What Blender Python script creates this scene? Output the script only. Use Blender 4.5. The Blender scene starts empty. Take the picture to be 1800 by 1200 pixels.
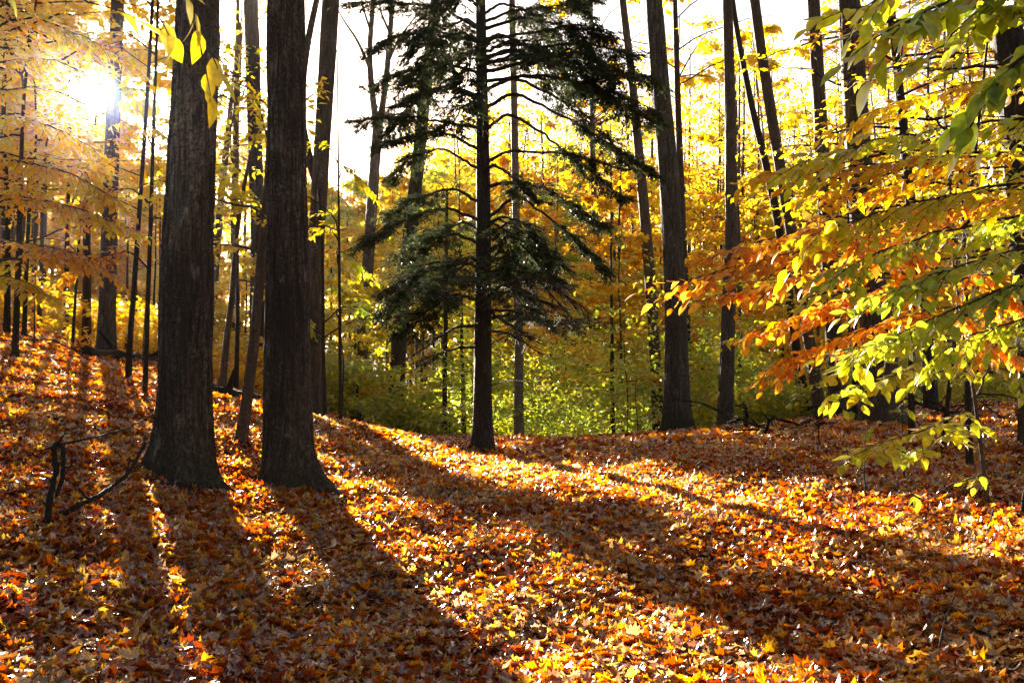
import bpy, math, random
import numpy as np
from mathutils import Vector, noise as mnoise

R = math.radians
rng = np.random.default_rng(11)
random.seed(5)
SC = bpy.context.scene
COL = SC.collection

# ---------------------------------------------------------------- camera
F = 1930.0                      # focal length in pixels of the 1800 px wide photograph
PITCH = R(4.0)
EYE = np.array([0.0, 0.0, 1.5])
cam_d = bpy.data.cameras.new('camera')
cam_d.sensor_width = 36.0
cam_d.lens = 36.0 * F / 1800.0
cam_d.clip_start = 0.05
cam_d.clip_end = 2000.0
cam = bpy.data.objects.new('camera', cam_d)
cam.location = EYE
cam.rotation_euler = (R(90) + PITCH, 0, 0)
COL.objects.link(cam)
SC.camera = cam

# ---------------------------------------------------------------- sun and sky
SUN = np.array([-0.3819, 0.9818, 0.2946]); SUN /= np.linalg.norm(SUN)
SUN_EL = math.asin(SUN[2]); SUN_AZ = math.atan2(SUN[0], SUN[1])
SUN_POWER, SKY_POWER, EXPOSURE = 5.0, 0.05, 3.45
world = bpy.data.worlds.new('World'); SC.world = world
world.use_nodes = True
nt = world.node_tree; nt.nodes.clear()
sky = nt.nodes.new('ShaderNodeTexSky'); sky.sky_type = 'NISHITA'; sky.sun_disc = False
sky.sun_elevation = SUN_EL; sky.sun_rotation = SUN_AZ
sky.air_density = 0.5; sky.dust_density = 0.5; sky.ozone_density = 0.6
bg = nt.nodes.new('ShaderNodeBackground'); bg.inputs['Strength'].default_value = SKY_POWER
wb = nt.nodes.new('ShaderNodeMixRGB'); wb.blend_type = 'MULTIPLY'; wb.inputs[0].default_value = 1; wb.inputs[2].default_value = (1.35, 1.0, .72, 1)
nt.links.new(sky.outputs[0], wb.inputs[1]); nt.links.new(wb.outputs[0], bg.inputs[0])
# the visible sun and its aureole in the sky
geo = nt.nodes.new('ShaderNodeNewGeometry')
dot = nt.nodes.new('ShaderNodeVectorMath'); dot.operation = 'DOT_PRODUCT'
nt.links.new(geo.outputs['Incoming'], dot.inputs[0]); dot.inputs[1].default_value = tuple(-SUN)
ac = nt.nodes.new('ShaderNodeMath'); ac.operation = 'ARCCOSINE'
nt.links.new(dot.outputs['Value'], ac.inputs[0])
mr = nt.nodes.new('ShaderNodeMapRange'); mr.interpolation_type = 'SMOOTHSTEP'
mr.inputs['From Min'].default_value = R(0.9); mr.inputs['From Max'].default_value = R(1.5)
mr.inputs['To Min'].default_value = 120.0; mr.inputs['To Max'].default_value = 0.0
nt.links.new(ac.outputs[0], mr.inputs['Value'])
mr2 = nt.nodes.new('ShaderNodeMapRange'); mr2.interpolation_type = 'SMOOTHERSTEP'
mr2.inputs['From Min'].default_value = 0.0; mr2.inputs['From Max'].default_value = R(11)
mr2.inputs['To Min'].default_value = .5; mr2.inputs['To Max'].default_value = 0.0
nt.links.new(ac.outputs[0], mr2.inputs['Value'])
ad = nt.nodes.new('ShaderNodeMath'); ad.operation = 'ADD'
nt.links.new(mr.outputs[0], ad.inputs[0]); nt.links.new(mr2.outputs[0], ad.inputs[1])
bg2 = nt.nodes.new('ShaderNodeBackground'); bg2.inputs['Color'].default_value = (1.0, 0.93, 0.85, 1)
nt.links.new(ad.outputs[0], bg2.inputs['Strength'])
ash = nt.nodes.new('ShaderNodeAddShader')
nt.links.new(bg.outputs[0], ash.inputs[0]); nt.links.new(bg2.outputs[0], ash.inputs[1])
wo = nt.nodes.new('ShaderNodeOutputWorld'); nt.links.new(ash.outputs[0], wo.inputs[0])

sun_d = bpy.data.lights.new('sun', 'SUN'); sun_d.energy = SUN_POWER; sun_d.angle = R(0.5)
sun_d.color = (1.0, 0.90, 0.74)
sun = bpy.data.objects.new('sun', sun_d)
sun.rotation_euler = Vector(SUN).to_track_quat('Z', 'Y').to_euler()
COL.objects.link(sun)
SC.view_settings.view_transform = 'Standard'; SC.view_settings.look = 'None'
SC.view_settings.gamma = 1.0; SC.view_settings.exposure = EXPOSURE
cy = SC.cycles
cy.max_bounces = 6; cy.diffuse_bounces = 4; cy.glossy_bounces = 2; cy.transmission_bounces = 4
cy.transparent_max_bounces = 4; cy.caustics_reflective = False; cy.caustics_refractive = False
cy.sample_clamp_indirect = 6.0
cy.use_denoising = True
try:
    cy.denoiser = 'OPENIMAGEDENOISE'; cy.denoising_input_passes = 'RGB_ALBEDO_NORMAL'; cy.denoising_prefilter = 'ACCURATE'
except Exception:
    pass

# ---------------------------------------------------------------- terrain and projection helpers
CP, SP = math.cos(PITCH), math.sin(PITCH)
def softplus(v, k=1.0):
    v = np.asarray(v, float)
    return np.where(v / k > 20, v, k * np.log1p(np.exp(np.minimum(v / k, 20))))
_Y = [-30, 0, 6, 9, 13, 16, 19.5, 22, 26, 32, 42, 55, 75, 100, 140, 400]
_Z = [-.5, 0, .1, .42, .78, 1.02, 1.02, .88, .45, -.3, -.8, -.6, .8, 4.0, 9.0, 14.0]
def smooth_interp(y):
    return (np.interp(y - .8, _Y, _Z) + np.interp(y, _Y, _Z) * 2 + np.interp(y + .8, _Y, _Z)) / 4
def ground(x, y):
    x = np.asarray(x, float); y = np.asarray(y, float)
    z = smooth_interp(y)
    left = 0.25 * softplus(-x - 1.3, .6)
    right = 0.085 * softplus(x - .5, .6)
    keep = 1 / (1 + np.exp(-(-x - 4.5) / 1.2))           # the bank on the left goes on behind the crest
    back = np.interp(y, [20, 22, 60, 120], [1.08, 1.12, 2.2, 6])
    z = np.where(y > 20, z * (1 - keep) + np.maximum(z, back) * keep, z)
    left = np.minimum(left, 4.5); right = np.minimum(right, 2.0)
    far = np.clip((y - 20) / 20, 0, 1)
    z = z + left * (1 - .3 * far) + right * (1 - far * .6)
    z = z + .05 * np.sin(x * .9 + 1.3) * np.sin(y * .7 + .4) + .03 * np.sin(x * 2.3 + y * 1.1) + .02 * np.sin(x * 4.1 - y * 3.3)
    return z
def at(px, py, d):
    """point seen at pixel (px, py) of the 1800 x 1200 frame, on the plane y = d"""
    cx = (px - 900) / F; cu = (600 - py) / F
    v = np.array([cx, CP - cu * SP, SP + cu * CP])
    return EYE + v * (d / v[1])
def hit(px, py, dmax=60):
    cx = (px - 900) / F; cu = (600 - py) / F
    v = np.array([cx, CP - cu * SP, SP + cu * CP]); v = v / v[1]
    ds = np.linspace(3, dmax, 3000)
    P = EYE + v * ds[:, None]
    below = P[:, 2] < ground(P[:, 0], P[:, 1])
    i = int(np.argmax(below)) if below.any() else len(ds) - 1
    p = P[i].copy(); p[2] = ground(p[0], p[1])
    return p
def px_of(P):
    P = np.atleast_2d(P) - EYE
    fw = P[:, 1] * CP + P[:, 2] * SP; up = -P[:, 1] * SP + P[:, 2] * CP
    return 900 + F * P[:, 0] / fw, 600 - F * up / fw

SA, CA = -SUN[0] / math.hypot(SUN[0], SUN[1]), SUN[1] / math.hypot(SUN[0], SUN[1])
def vnoise(a, b, seed=0):
    a = np.asarray(a, float); b = np.asarray(b, float)
    ai = np.floor(a).astype(np.int64); bi = np.floor(b).astype(np.int64)
    fa = a - ai; fb = b - bi; fa = fa * fa * (3 - 2 * fa); fb = fb * fb * (3 - 2 * fb)
    def h(i, j):
        n = (i * 374761393 + j * 668265263 + seed * 974634777) & 0xffffffff
        n = ((n ^ (n >> 13)) * 1274126177) & 0xffffffff
        return ((n ^ (n >> 16)) & 0xffff) / 65535.0
    return (h(ai, bi) * (1 - fa) + h(ai + 1, bi) * fa) * (1 - fb) + (h(ai, bi + 1) * (1 - fa) + h(ai + 1, bi + 1) * fa) * fb
def sun_uw(P):
    P = np.atleast_2d(P); G = P - SUN[None, :] * ((P[:, 2] - .75) / SUN[2])[:, None]
    return G[:, 0] * CA + G[:, 1] * SA, -G[:, 0] * SA + G[:, 1] * CA, G
def gaps(P):
    """openings of the foliage seen from the sun: 0 shade, 1 dappled light, 2 the open lane that lets the sunny strip through"""
    u, w, G = sun_uw(P)
    n = vnoise(u / 1.1, w / 3.0, 3) * .55 + vnoise(u / .4, w / 1.1, 7) * .45
    nf = vnoise(u / .75, w / 2.2, 3) * .5 + vnoise(u / .30, w / .8, 7) * .5
    n = np.where((w > 4) & (w < 17), nf, n)
    wob = .35 * (vnoise(w / 1.1, u * 0, 31) - .5)
    lo = np.interp(w, [6, 7.5, 8.7, 10.2, 10.7, 12.1, 14, 17], [5.4, 5.2, 4.7, 4.4, 4.1, 3.6, 3.1, 2.7]) + wob
    hi = np.interp(w, [6, 7.5, 8.7, 10.5, 11.9, 12.8, 14, 17], [7.3, 7.1, 6.8, 6.15, 5.4, 5.1, 4.4, 3.6]) + wob
    dk = np.interp(w, [6.3, 7.2, 8.5, 9.4, 10, 12, 14], [4.8, 4.55, 4.2, 3.8, 3.3, 2.9, 2.6])
    thr = np.where(u > hi, np.interp(u - hi, [0, .3, 2.0, 3.5], [.5, .30, .38, .50]), np.where(u > dk, .12, np.interp(u, [-1, .5, 1.5, 3], [.78, .78, .72, .70])))
    thr = np.where((u < 1.7) & (w < 9.8), np.interp(w, [8.7, 9.6], [.60, .82]), thr)
    thr = np.where(w > 17, .76, thr)
    thr = np.where((np.abs(u) < 1.6) & (w < 17) & (w > 9.6), .85, thr)
    thr = np.where(w < 4, np.where(u < 2.5, .34, np.where(u < 10, .92, .7)), thr)
    lane = (u > lo) & (u < hi) & (w < 15.5) & (w > 4.5)
    lane |= np.hypot(u, (w + 2.68) * .28) < .32 + .20 * n            # the gap through which the sun itself shows
    return np.where(lane, 2, np.where(n < thr, 1, 0))
def thin(P, part):
    """keeps every leaf in the shade, a share of them in dappled light, none in the open lane"""
    k = gaps(P); u, w, _ = sun_uw(P)
    near = w < 16
    win = (u > 7.8) & (u < 13.5) & (w > 18.5) & (w < 31)            # broad opening over the hollow behind the crest
    k = np.where(win, 1, k)
    return (k == 0) | ((k == 1) & (rng.uniform(0, 1, len(P)) < np.where(win, .03 if part < .5 else .14, np.where(near, part * part * .25, part))))

# ---------------------------------------------------------------- object helpers
def make_mesh(name, V, F_, mat=None, rnd=None, smooth=False):
    me = bpy.data.meshes.new(name)
    V = np.ascontiguousarray(V, dtype=np.float32); F_ = np.ascontiguousarray(F_, dtype=np.int32)
    k = F_.shape[1]; m = len(F_)
    me.vertices.add(len(V)); me.vertices.foreach_set('co', V.ravel())
    me.loops.add(m * k); me.loops.foreach_set('vertex_index', F_.ravel())
    me.polygons.add(m)
    me.polygons.foreach_set('loop_start', np.arange(0, m * k, k, dtype=np.int32))
    me.polygons.foreach_set('loop_total', np.full(m, k, dtype=np.int32))
    if rnd is not None:
        at_ = me.attributes.new('rnd', 'FLOAT', 'FACE')
        at_.data.foreach_set('value', np.ascontiguousarray(rnd, dtype=np.float32))
    if smooth:
        me.polygons.foreach_set('use_smooth', np.ones(m, dtype=bool))
    me.update(calc_edges=True)
    if mat: me.materials.append(mat)
    return me
def link(name, me, parent=None, loc=(0, 0, 0)):
    o = bpy.data.objects.new(name, me); COL.objects.link(o); o.location = loc
    if parent is not None: o.parent = parent
    return o
def tag(o, label=None, cat=None, group=None, kind=None):
    if label: o['label'] = label
    if cat: o['category'] = cat
    if group: o['group'] = group
    if kind: o['kind'] = kind
    return o
def empty(name, loc, label, cat, group=None):
    o = bpy.data.objects.new(name, None); o.empty_display_size = .3
    COL.objects.link(o); o.location = tuple(loc)
    return tag(o, label, cat, group)

class Geo:
    """collects quads"""
    def __init__(s): s.V = []; s.F = []; s.n = 0
    def add(s, V, F_):
        s.V.append(V); s.F.append(F_ + s.n); s.n += len(V)
    def tube(s, pts, rad, sides=6, cap=True, rough=0.0):
        pts = np.asarray(pts, float); rad = np.asarray(rad, float); n = len(pts)
        d = np.gradient(pts, axis=0); d /= np.linalg.norm(d, axis=1)[:, None] + 1e-9
        ref = np.array([1., 0, 0]) if abs(d[:, 2]).mean() > .6 else np.array([0, 0, 1.])
        a = np.cross(d, ref); a /= np.linalg.norm(a, axis=1)[:, None] + 1e-9
        b = np.cross(d, a)
        th = np.linspace(0, 2 * np.pi, sides, endpoint=False)
        rr = rad[:, None] * np.ones(sides)[None]
        if rough: rr = rr * (1 + rough * rng.uniform(-1, 1, rr.shape))
        V = pts[:, None] + (a[:, None] * np.cos(th)[None, :, None] + b[:, None] * np.sin(th)[None, :, None]) * rr[..., None]
        i = np.arange(n - 1)[:, None] * sides; j = np.arange(sides)[None]; j2 = (j + 1) % sides
        Q = np.stack([i + j, i + j2, i + sides + j2, i + sides + j], -1).reshape(-1, 4)
        s.add(V.reshape(-1, 3), Q)
    def sticks(s, A, B, r0, r1, sides=3):
        n = len(A)
        if not n: return
        d = B - A; d = d / (np.linalg.norm(d, axis=1)[:, None] + 1e-9)
        ref = np.where(np.abs(d[:, 2:3]) > .8, np.array([[1., 0, 0]]), np.array([[0, 0, 1.]]))
        a = np.cross(d, ref); a /= np.linalg.norm(a, axis=1)[:, None] + 1e-9
        b = np.cross(d, a)
        th = np.linspace(0, 2 * np.pi, sides, endpoint=False)
        ring = a[:, None] * np.cos(th)[None, :, None] + b[:, None] * np.sin(th)[None, :, None]
        r0 = np.broadcast_to(r0, (n,))[:, None, None]; r1 = np.broadcast_to(r1, (n,))[:, None, None]
        V = np.concatenate([A[:, None] + ring * r0, B[:, None] + ring * r1], 1).reshape(-1, 3)
        j = np.arange(sides); j2 = (j + 1) % sides
        q = np.stack([j, j2, j2 + sides, j + sides], -1)
        Q = (np.arange(n)[:, None, None] * 2 * sides + q[None]).reshape(-1, 4)
        s.add(V, Q)
    def mesh(s, name, mat, smooth=True):
        return make_mesh(name, np.concatenate(s.V), np.concatenate(s.F), mat, smooth=smooth)

# ---------------------------------------------------------------- leaf shapes
def fan(outline):
    o = np.array(outline, float); n = len(o)
    V = np.vstack([[.42, 0], o]); T = np.array([[0, i + 1, (i + 1) % n + 1] for i in range(n)])
    return V, T
def mirror(half):      # half outline from base to tip, y > 0
    h = list(half)
    return h + [(x, -y) for x, y in reversed(h) if abs(y) > 1e-6]
MAPLE_HI = fan(mirror([(0, 0), (.02, .16), (-.08, .34), (.10, .30), (.16, .52), (.30, .40), (.42, .60), (.52, .40), (.66, .44), (.62, .30),
                       (.58, .16), (.80, .20), (.86, .10), (1.0, 0)]))
MAPLE_MID = fan(mirror([(0, 0), (-.04, .33), (.22, .27), (.46, .56), (.56, .19), (.82, .17), (1.0, 0)]))
MAPLE_LO = (np.array([(0, 0), (.3, .5), (1, .05), (.35, -.5), (.45, 0)], float), np.array([[0, 1, 4], [1, 2, 4], [2, 3, 4], [3, 0, 4]]))
def strip(xs, ws):
    V = []; T = []
    for x, w in zip(xs, ws): V += [(x, w), (x, 0), (x, -w)]
    V = np.array(V, float)
    for i in range(len(xs) - 1):
        a = i * 3; b = a + 3
        for l, c in ((0, 1), (1, 2)):
            if ws[i] > 0 or (False): T.append([a + l, a + c, b + c])
            if ws[i + 1] > 0: T.append([a + (1 if ws[i] == 0 else l), b + c, b + l])
            elif ws[i] > 0: pass
    return V, np.array(T)
BEECH_HI = strip([0, .1, .28, .5, .7, .86, 1.0], [0, .12, .245, .27, .20, .10, 0])
BEECH_MID = (np.array([(0, 0), (.45, .27), (1, 0), (.45, -.27), (.5, 0)], float), np.array([[0, 4, 1], [4, 2, 1], [0, 3, 4], [4, 3, 2]]))
LEAF_LO = (np.array([(0, 0), (.45, .36), (1, 0), (.5, -.36)], float), np.array([[0, 2, 1], [0, 3, 2]]))
NEEDLE = (np.array([(0, .0), (.3, .13), (1, 0), (.3, -.13)], float), np.array([[0, 2, 1], [0, 3, 2]]))

def leaves_mesh(name, tmpl, P, D, N, size, mat, curl=.3, fold=.25, rnd=None, rnd_lo=0., rnd_hi=1., smooth=False, parts=None):
    tv, tf = tmpl
    n = len(P)
    D = D / (np.linalg.norm(D, axis=1)[:, None] + 1e-9)
    Y = np.cross(N, D); Y /= np.linalg.norm(Y, axis=1)[:, None] + 1e-9
    Z = np.cross(D, Y)
    x = tv[:, 0][None]; y = tv[:, 1][None]
    c1 = rng.normal(0, curl, (n, 1)) - curl * .6; c2 = rng.normal(0, curl, (n, 1)); c3 = rng.normal(0, curl * .8, (n, 1))
    f = np.abs(rng.normal(fold, fold * .5, (n, 1)))
    z = c1 * x * x + c2 * y * y * 1.6 + c3 * x * y + f * np.abs(y)
    size = np.broadcast_to(size, (n,))[:, None, None]
    V = P[:, None] + size * (D[:, None] * x[..., None] + Y[:, None] * np.broadcast_to(y, z.shape)[..., None] + Z[:, None] * z[..., None])
    k = len(tv)
    T = (np.arange(n)[:, None, None] * k + tf[None]).reshape(-1, tf.shape[1])
    if rnd is None: rnd = rng.uniform(rnd_lo, rnd_hi, n)
    return make_mesh(name, V.reshape(-1, 3), T, mat, rnd=np.repeat(rnd, len(tf)), smooth=smooth)

# ---------------------------------------------------------------- materials
def new_mat(name):
    m = bpy.data.materials.new(name); m.use_nodes = True; m.node_tree.nodes.clear()
    return m, m.node_tree
def N_(t, typ, **kw):
    n = t.nodes.new(typ)
    for k, v in kw.items(): setattr(n, k, v)
    return n
def ramp(t, stops):
    r = N_(t, 'ShaderNodeValToRGB'); e = r.color_ramp.elements
    while len(e) < len(stops): e.new(.5)
    for i, (p, c) in enumerate(stops): e[i].position = p; e[i].color = (*c, 1)
    return r
def leaf_mat(name, stops, trans=.6, gloss=.03, rough=.45, tr_gain=1.3, patch=1.2, vein=0.0):
    m, t = new_mat(name)
    at_ = N_(t, 'ShaderNodeAttribute', attribute_name='rnd')
    gm = N_(t, 'ShaderNodeNewGeometry')
    nz = N_(t, 'ShaderNodeTexNoise'); nz.inputs['Scale'].default_value = patch; nz.inputs['Detail'].default_value = 2
    t.links.new(gm.outputs['Position'], nz.inputs['Vector'])
    mx = N_(t, 'ShaderNodeMath', operation='MULTIPLY_ADD')            # rnd*.65 + noise mix
    t.links.new(at_.outputs['Fac'], mx.inputs[0]); mx.inputs[1].default_value = .62
    sc = N_(t, 'ShaderNodeMath', operation='MULTIPLY_ADD'); t.links.new(nz.outputs['Fac'], sc.inputs[0])
    sc.inputs[1].default_value = 1.1; sc.inputs[2].default_value = -.36
    t.links.new(sc.outputs[0], mx.inputs[2])
    rp = ramp(t, stops); t.links.new(mx.outputs[0], rp.inputs[0])
    n2 = N_(t, 'ShaderNodeTexNoise'); n2.inputs['Scale'].default_value = 45; n2.inputs['Detail'].default_value = 2
    t.links.new(gm.outputs['Position'], n2.inputs['Vector'])
    hs = N_(t, 'ShaderNodeHueSaturation'); t.links.new(rp.outputs[0], hs.inputs['Color'])
    mv = N_(t, 'ShaderNodeMapRange'); t.links.new(n2.outputs['Fac'], mv.inputs['Value'])
    mv.inputs['From Min'].default_value = .3; mv.inputs['From Max'].default_value = .7
    mv.inputs['To Min'].default_value = .72; mv.inputs['To Max'].default_value = 1.15
    t.links.new(mv.outputs[0], hs.inputs['Value'])
    di = N_(t, 'ShaderNodeBsdfDiffuse'); t.links.new(hs.outputs[0], di.inputs['Color'])
    tr = N_(t, 'ShaderNodeBsdfTranslucent')
    hs2 = N_(t, 'ShaderNodeHueSaturation'); t.links.new(hs.outputs[0], hs2.inputs['Color'])
    hs2.inputs['Saturation'].default_value = 1.06; hs2.inputs['Value'].default_value = tr_gain
    t.links.new(hs2.outputs[0], tr.inputs['Color'])
    m1 = N_(t, 'ShaderNodeMixShader'); m1.inputs[0].default_value = trans
    t.links.new(di.outputs[0], m1.inputs[1]); t.links.new(tr.outputs[0], m1.inputs[2])
    gl = N_(t, 'ShaderNodeBsdfGlossy'); gl.inputs['Roughness'].default_value = rough; gl.inputs['Color'].default_value = (.9, .9, .9, 1)
    lw = N_(t, 'ShaderNodeFresnel'); lw.inputs['IOR'].default_value = 1.4
    gk = N_(t, 'ShaderNodeMath', operation='MULTIPLY'); t.links.new(lw.outputs[0], gk.inputs[0]); gk.inputs[1].default_value = gloss * 10
    gk.use_clamp = True
    m2 = N_(t, 'ShaderNodeMixShader'); t.links.new(gk.outputs[0], m2.inputs[0])
    t.links.new(m1.outputs[0], m2.inputs[1]); t.links.new(gl.outputs[0], m2.inputs[2])
    out = N_(t, 'ShaderNodeOutputMaterial'); t.links.new(m2.outputs[0], out.inputs[0])
    return m
def bark_mat(name, dark, light, scale=9.0, strength=.8, moss=0.0, stretch=.12, patchy=.5):
    m, t = new_mat(name)
    tc = N_(t, 'ShaderNodeTexCoord')
    def stretched(zs, sc, detail, rough=.6):
        mp = N_(t, 'ShaderNodeMapping'); mp.inputs['Scale'].default_value = (1, 1, zs); t.links.new(tc.outputs['Object'], mp.inputs[0])
        n = N_(t, 'ShaderNodeTexNoise'); n.inputs['Scale'].default_value = sc; n.inputs['Detail'].default_value = detail; n.inputs['Roughness'].default_value = rough
        t.links.new(mp.outputs[0], n.inputs['Vector']); return n
    n1 = stretched(stretch, scale * 4.5, 5, .7)          # long vertical plates
    n2 = stretched(.9, scale * 5, 3)                     # crumbly cross cracks
    n3 = stretched(.5, 1.6, 4)                           # broad patches
    rid = N_(t, 'ShaderNodeMapRange'); t.links.new(n1.outputs['Fac'], rid.inputs['Value'])
    rid.inputs['From Min'].default_value = .40; rid.inputs['From Max'].default_value = .64
    cr = N_(t, 'ShaderNodeMapRange'); t.links.new(n2.outputs['Fac'], cr.inputs['Value'])
    cr.inputs['From Min'].default_value = .34; cr.inputs['From Max'].default_value = .60
    mul = N_(t, 'ShaderNodeMath', operation='MULTIPLY'); t.links.new(rid.outputs[0], mul.inputs[0]); t.links.new(cr.outputs[0], mul.inputs[1])
    pt = N_(t, 'ShaderNodeMapRange'); t.links.new(n3.outputs['Fac'], pt.inputs['Value'])
    pt.inputs['From Min'].default_value = .35; pt.inputs['From Max'].default_value = .68
    pt.inputs['To Min'].default_value = 1 - patchy; pt.inputs['To Max'].default_value = 1
    cm = N_(t, 'ShaderNodeMath', operation='MULTIPLY'); t.links.new(mul.outputs[0], cm.inputs[0]); t.links.new(pt.outputs[0], cm.inputs[1])
    rp = ramp(t, [(0, dark), (.35, tuple(.7 * a + .3 * b for a, b in zip(dark, light))), (1, light)])
    t.links.new(cm.outputs[0], rp.inputs[0])
    n4 = stretched(.4, 7, 6, .75)                        # pale lichen flecks
    lm = N_(t, 'ShaderNodeMapRange'); t.links.new(n4.outputs['Fac'], lm.inputs['Value'])
    lm.inputs['From Min'].default_value = .58; lm.inputs['From Max'].default_value = .70; lm.inputs['To Max'].default_value = .55
    lx = N_(t, 'ShaderNodeMixRGB'); t.links.new(lm.outputs[0], lx.inputs[0]); t.links.new(rp.outputs[0], lx.inputs[1])
    lx.inputs[2].default_value = (*[min(.5, c * 1.25) for c in light], 1)
    colr = lx.outputs[0]
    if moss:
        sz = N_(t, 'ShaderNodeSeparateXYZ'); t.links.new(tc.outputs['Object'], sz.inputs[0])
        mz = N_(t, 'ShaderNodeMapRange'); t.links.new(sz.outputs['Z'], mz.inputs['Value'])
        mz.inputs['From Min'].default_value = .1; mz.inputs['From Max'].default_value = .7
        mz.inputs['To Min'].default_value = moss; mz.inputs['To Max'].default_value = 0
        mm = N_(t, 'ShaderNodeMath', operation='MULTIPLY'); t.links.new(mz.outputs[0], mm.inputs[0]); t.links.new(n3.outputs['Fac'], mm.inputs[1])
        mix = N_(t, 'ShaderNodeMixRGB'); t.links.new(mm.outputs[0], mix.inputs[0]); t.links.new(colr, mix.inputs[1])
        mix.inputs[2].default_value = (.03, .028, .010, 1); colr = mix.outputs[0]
    bs = N_(t, 'ShaderNodeBsdfPrincipled'); bs.inputs['Roughness'].default_value = .8
    bs.inputs['Specular IOR Level'].default_value = .25
    t.links.new(colr, bs.inputs['Base Color'])
    bp = N_(t, 'ShaderNodeBump'); bp.inputs['Strength'].default_value = strength; bp.inputs['Distance'].default_value = .03
    t.links.new(mul.outputs[0], bp.inputs['Height']); t.links.new(bp.outputs[0], bs.inputs['Normal'])
    out = N_(t, 'ShaderNodeOutputMaterial'); t.links.new(bs.outputs[0], out.inputs[0])
    return m

BARK_BIG = bark_mat('bark_furrowed', (.030, .021, .017), (.44, .33, .27), scale=7.5, strength=1.0, moss=.9, stretch=.085, patchy=.75)
BARK_GREY = bark_mat('bark_pale_ridged', (.045, .035, .030), (.42, .36, .32), scale=8, strength=1.0, moss=1.2, stretch=.085, patchy=.6)
BARK_MID = bark_mat('bark_grey', (.055, .041, .034), (.32, .25, .21), scale=9, strength=.8, moss=.5, stretch=.08)
BARK_DARK = bark_mat('bark_dark', (.022, .016, .013), (.13, .095, .077), scale=10, strength=.7, stretch=.1)
BARK_PALE = bark_mat('bark_smooth_beech', (.13, .10, .08), (.30, .25, .20), scale=5, strength=.3, stretch=.6, patchy=.8)
BARK_FAR = bark_mat('bark_far', (.06, .042, .032), (.19, .14, .11), scale=6, strength=.4)
BARK_ROT = bark_mat('bark_rotting', (.018, .013, .010), (.14, .10, .08), scale=16, strength=.9, stretch=.5)

LEAF_YELLOW = leaf_mat('leaf_yellow', [(0, (.48, .50, .05)), (.3, (.76, .64, .05)), (.65, (.82, .60, .05)), (1, (.80, .42, .04))])
LEAF_GOLD = leaf_mat('leaf_gold', [(0, (.76, .62, .05)), (.4, (.82, .56, .05)), (.75, (.80, .40, .04)), (1, (.70, .24, .03))])
LEAF_ORANGE = leaf_mat('leaf_orange', [(0, (.84, .60, .12)), (.35, (.84, .47, .07)), (.7, (.78, .32, .045)), (1, (.55, .14, .025))])
LEAF_GREENGOLD = leaf_mat('leaf_yellow_green', [(0, (.30, .42, .04)), (.3, (.52, .60, .05)), (.65, (.74, .70, .06)), (1, (.74, .52, .05))], gloss=.07)
LEAF_GREEN = leaf_mat('leaf_green', [(0, (.15, .27, .035)), (.35, (.33, .48, .05)), (.7, (.54, .60, .06)), (1, (.76, .62, .06))], gloss=.06)
LEAF_RUST = leaf_mat('leaf_rust', [(0, (.10, .03, .015)), (.5, (.22, .06, .02)), (1, (.35, .12, .03))], trans=.35)
LITTER = leaf_mat('leaf_litter', [(.0, (.06, .020, .012)), (.18, (.20, .034, .013)), (.36, (.38, .075, .018)), (.50, (.48, .14, .024)), (.62, (.60, .27, .035)),
                                  (.70, (.70, .42, .07)), (.77, (.42, .25, .13)), (.88, (.20, .085, .045)), (1, (.07, .03, .018))], trans=.60, gloss=.024, rough=.32, tr_gain=1.5, patch=.9)
m, t = new_mat('hemlock_needles')
at_ = N_(t, 'ShaderNodeAttribute', attribute_name='rnd')
rp = ramp(t, [(0, (.014, .022, .009)), (.6, (.034, .050, .016)), (.93, (.08, .10, .026)), (1, (.16, .11, .03))]); t.links.new(at_.outputs['Fac'], rp.inputs[0])
di = N_(t, 'ShaderNodeBsdfPrincipled'); t.links.new(rp.outputs[0], di.inputs['Base Color']); di.inputs['Roughness'].default_value = .45
tr = N_(t, 'ShaderNodeBsdfTranslucent'); t.links.new(rp.outputs[0], tr.inputs['Color'])
mx = N_(t, 'ShaderNodeMixShader'); mx.inputs[0].default_value = .3
t.links.new(di.outputs[0], mx.inputs[1]); t.links.new(tr.outputs[0], mx.inputs[2])
out = N_(t, 'ShaderNodeOutputMaterial'); t.links.new(mx.outputs[0], out.inputs[0])
NEEDLES = m
# forest floor under the leaves
m, t = new_mat('forest_soil')
gm = N_(t, 'ShaderNodeNewGeometry')
v = N_(t, 'ShaderNodeTexVoronoi'); v.inputs['Scale'].default_value = 9; t.links.new(gm.outputs['Position'], v.inputs['Vector'])
nz = N_(t, 'ShaderNodeTexNoise'); nz.inputs['Scale'].default_value = 14; nz.inputs['Detail'].default_value = 5
t.links.new(gm.outputs['Position'], nz.inputs['Vector'])
sp = N_(t, 'ShaderNodeSeparateColor'); t.links.new(v.outputs['Color'], sp.inputs[0])
rp = ramp(t, [(0, (.05, .022, .012)), (.4, (.14, .05, .02)), (.7, (.28, .12, .035)), (1, (.34, .19, .06))]); t.links.new(sp.outputs[0], rp.inputs[0])
mm = N_(t, 'ShaderNodeMixRGB', blend_type='MULTIPLY'); mm.inputs[0].default_value = .7
t.links.new(rp.outputs[0], mm.inputs[1]); t.links.new(nz.outputs['Fac'], mm.inputs[2])
bs = N_(t, 'ShaderNodeBsdfPrincipled'); bs.inputs['Roughness'].default_value = .9; t.links.new(mm.outputs[0], bs.inputs['Base Color'])
bp = N_(t, 'ShaderNodeBump'); bp.inputs['Strength'].default_value = .8; bp.inputs['Distance'].default_value = .04
t.links.new(nz.outputs['Fac'], bp.inputs['Height']); t.links.new(bp.outputs[0], bs.inputs['Normal'])
out = N_(t, 'ShaderNodeOutputMaterial'); t.links.new(bs.outputs[0], out.inputs[0])
SOIL = m

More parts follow.
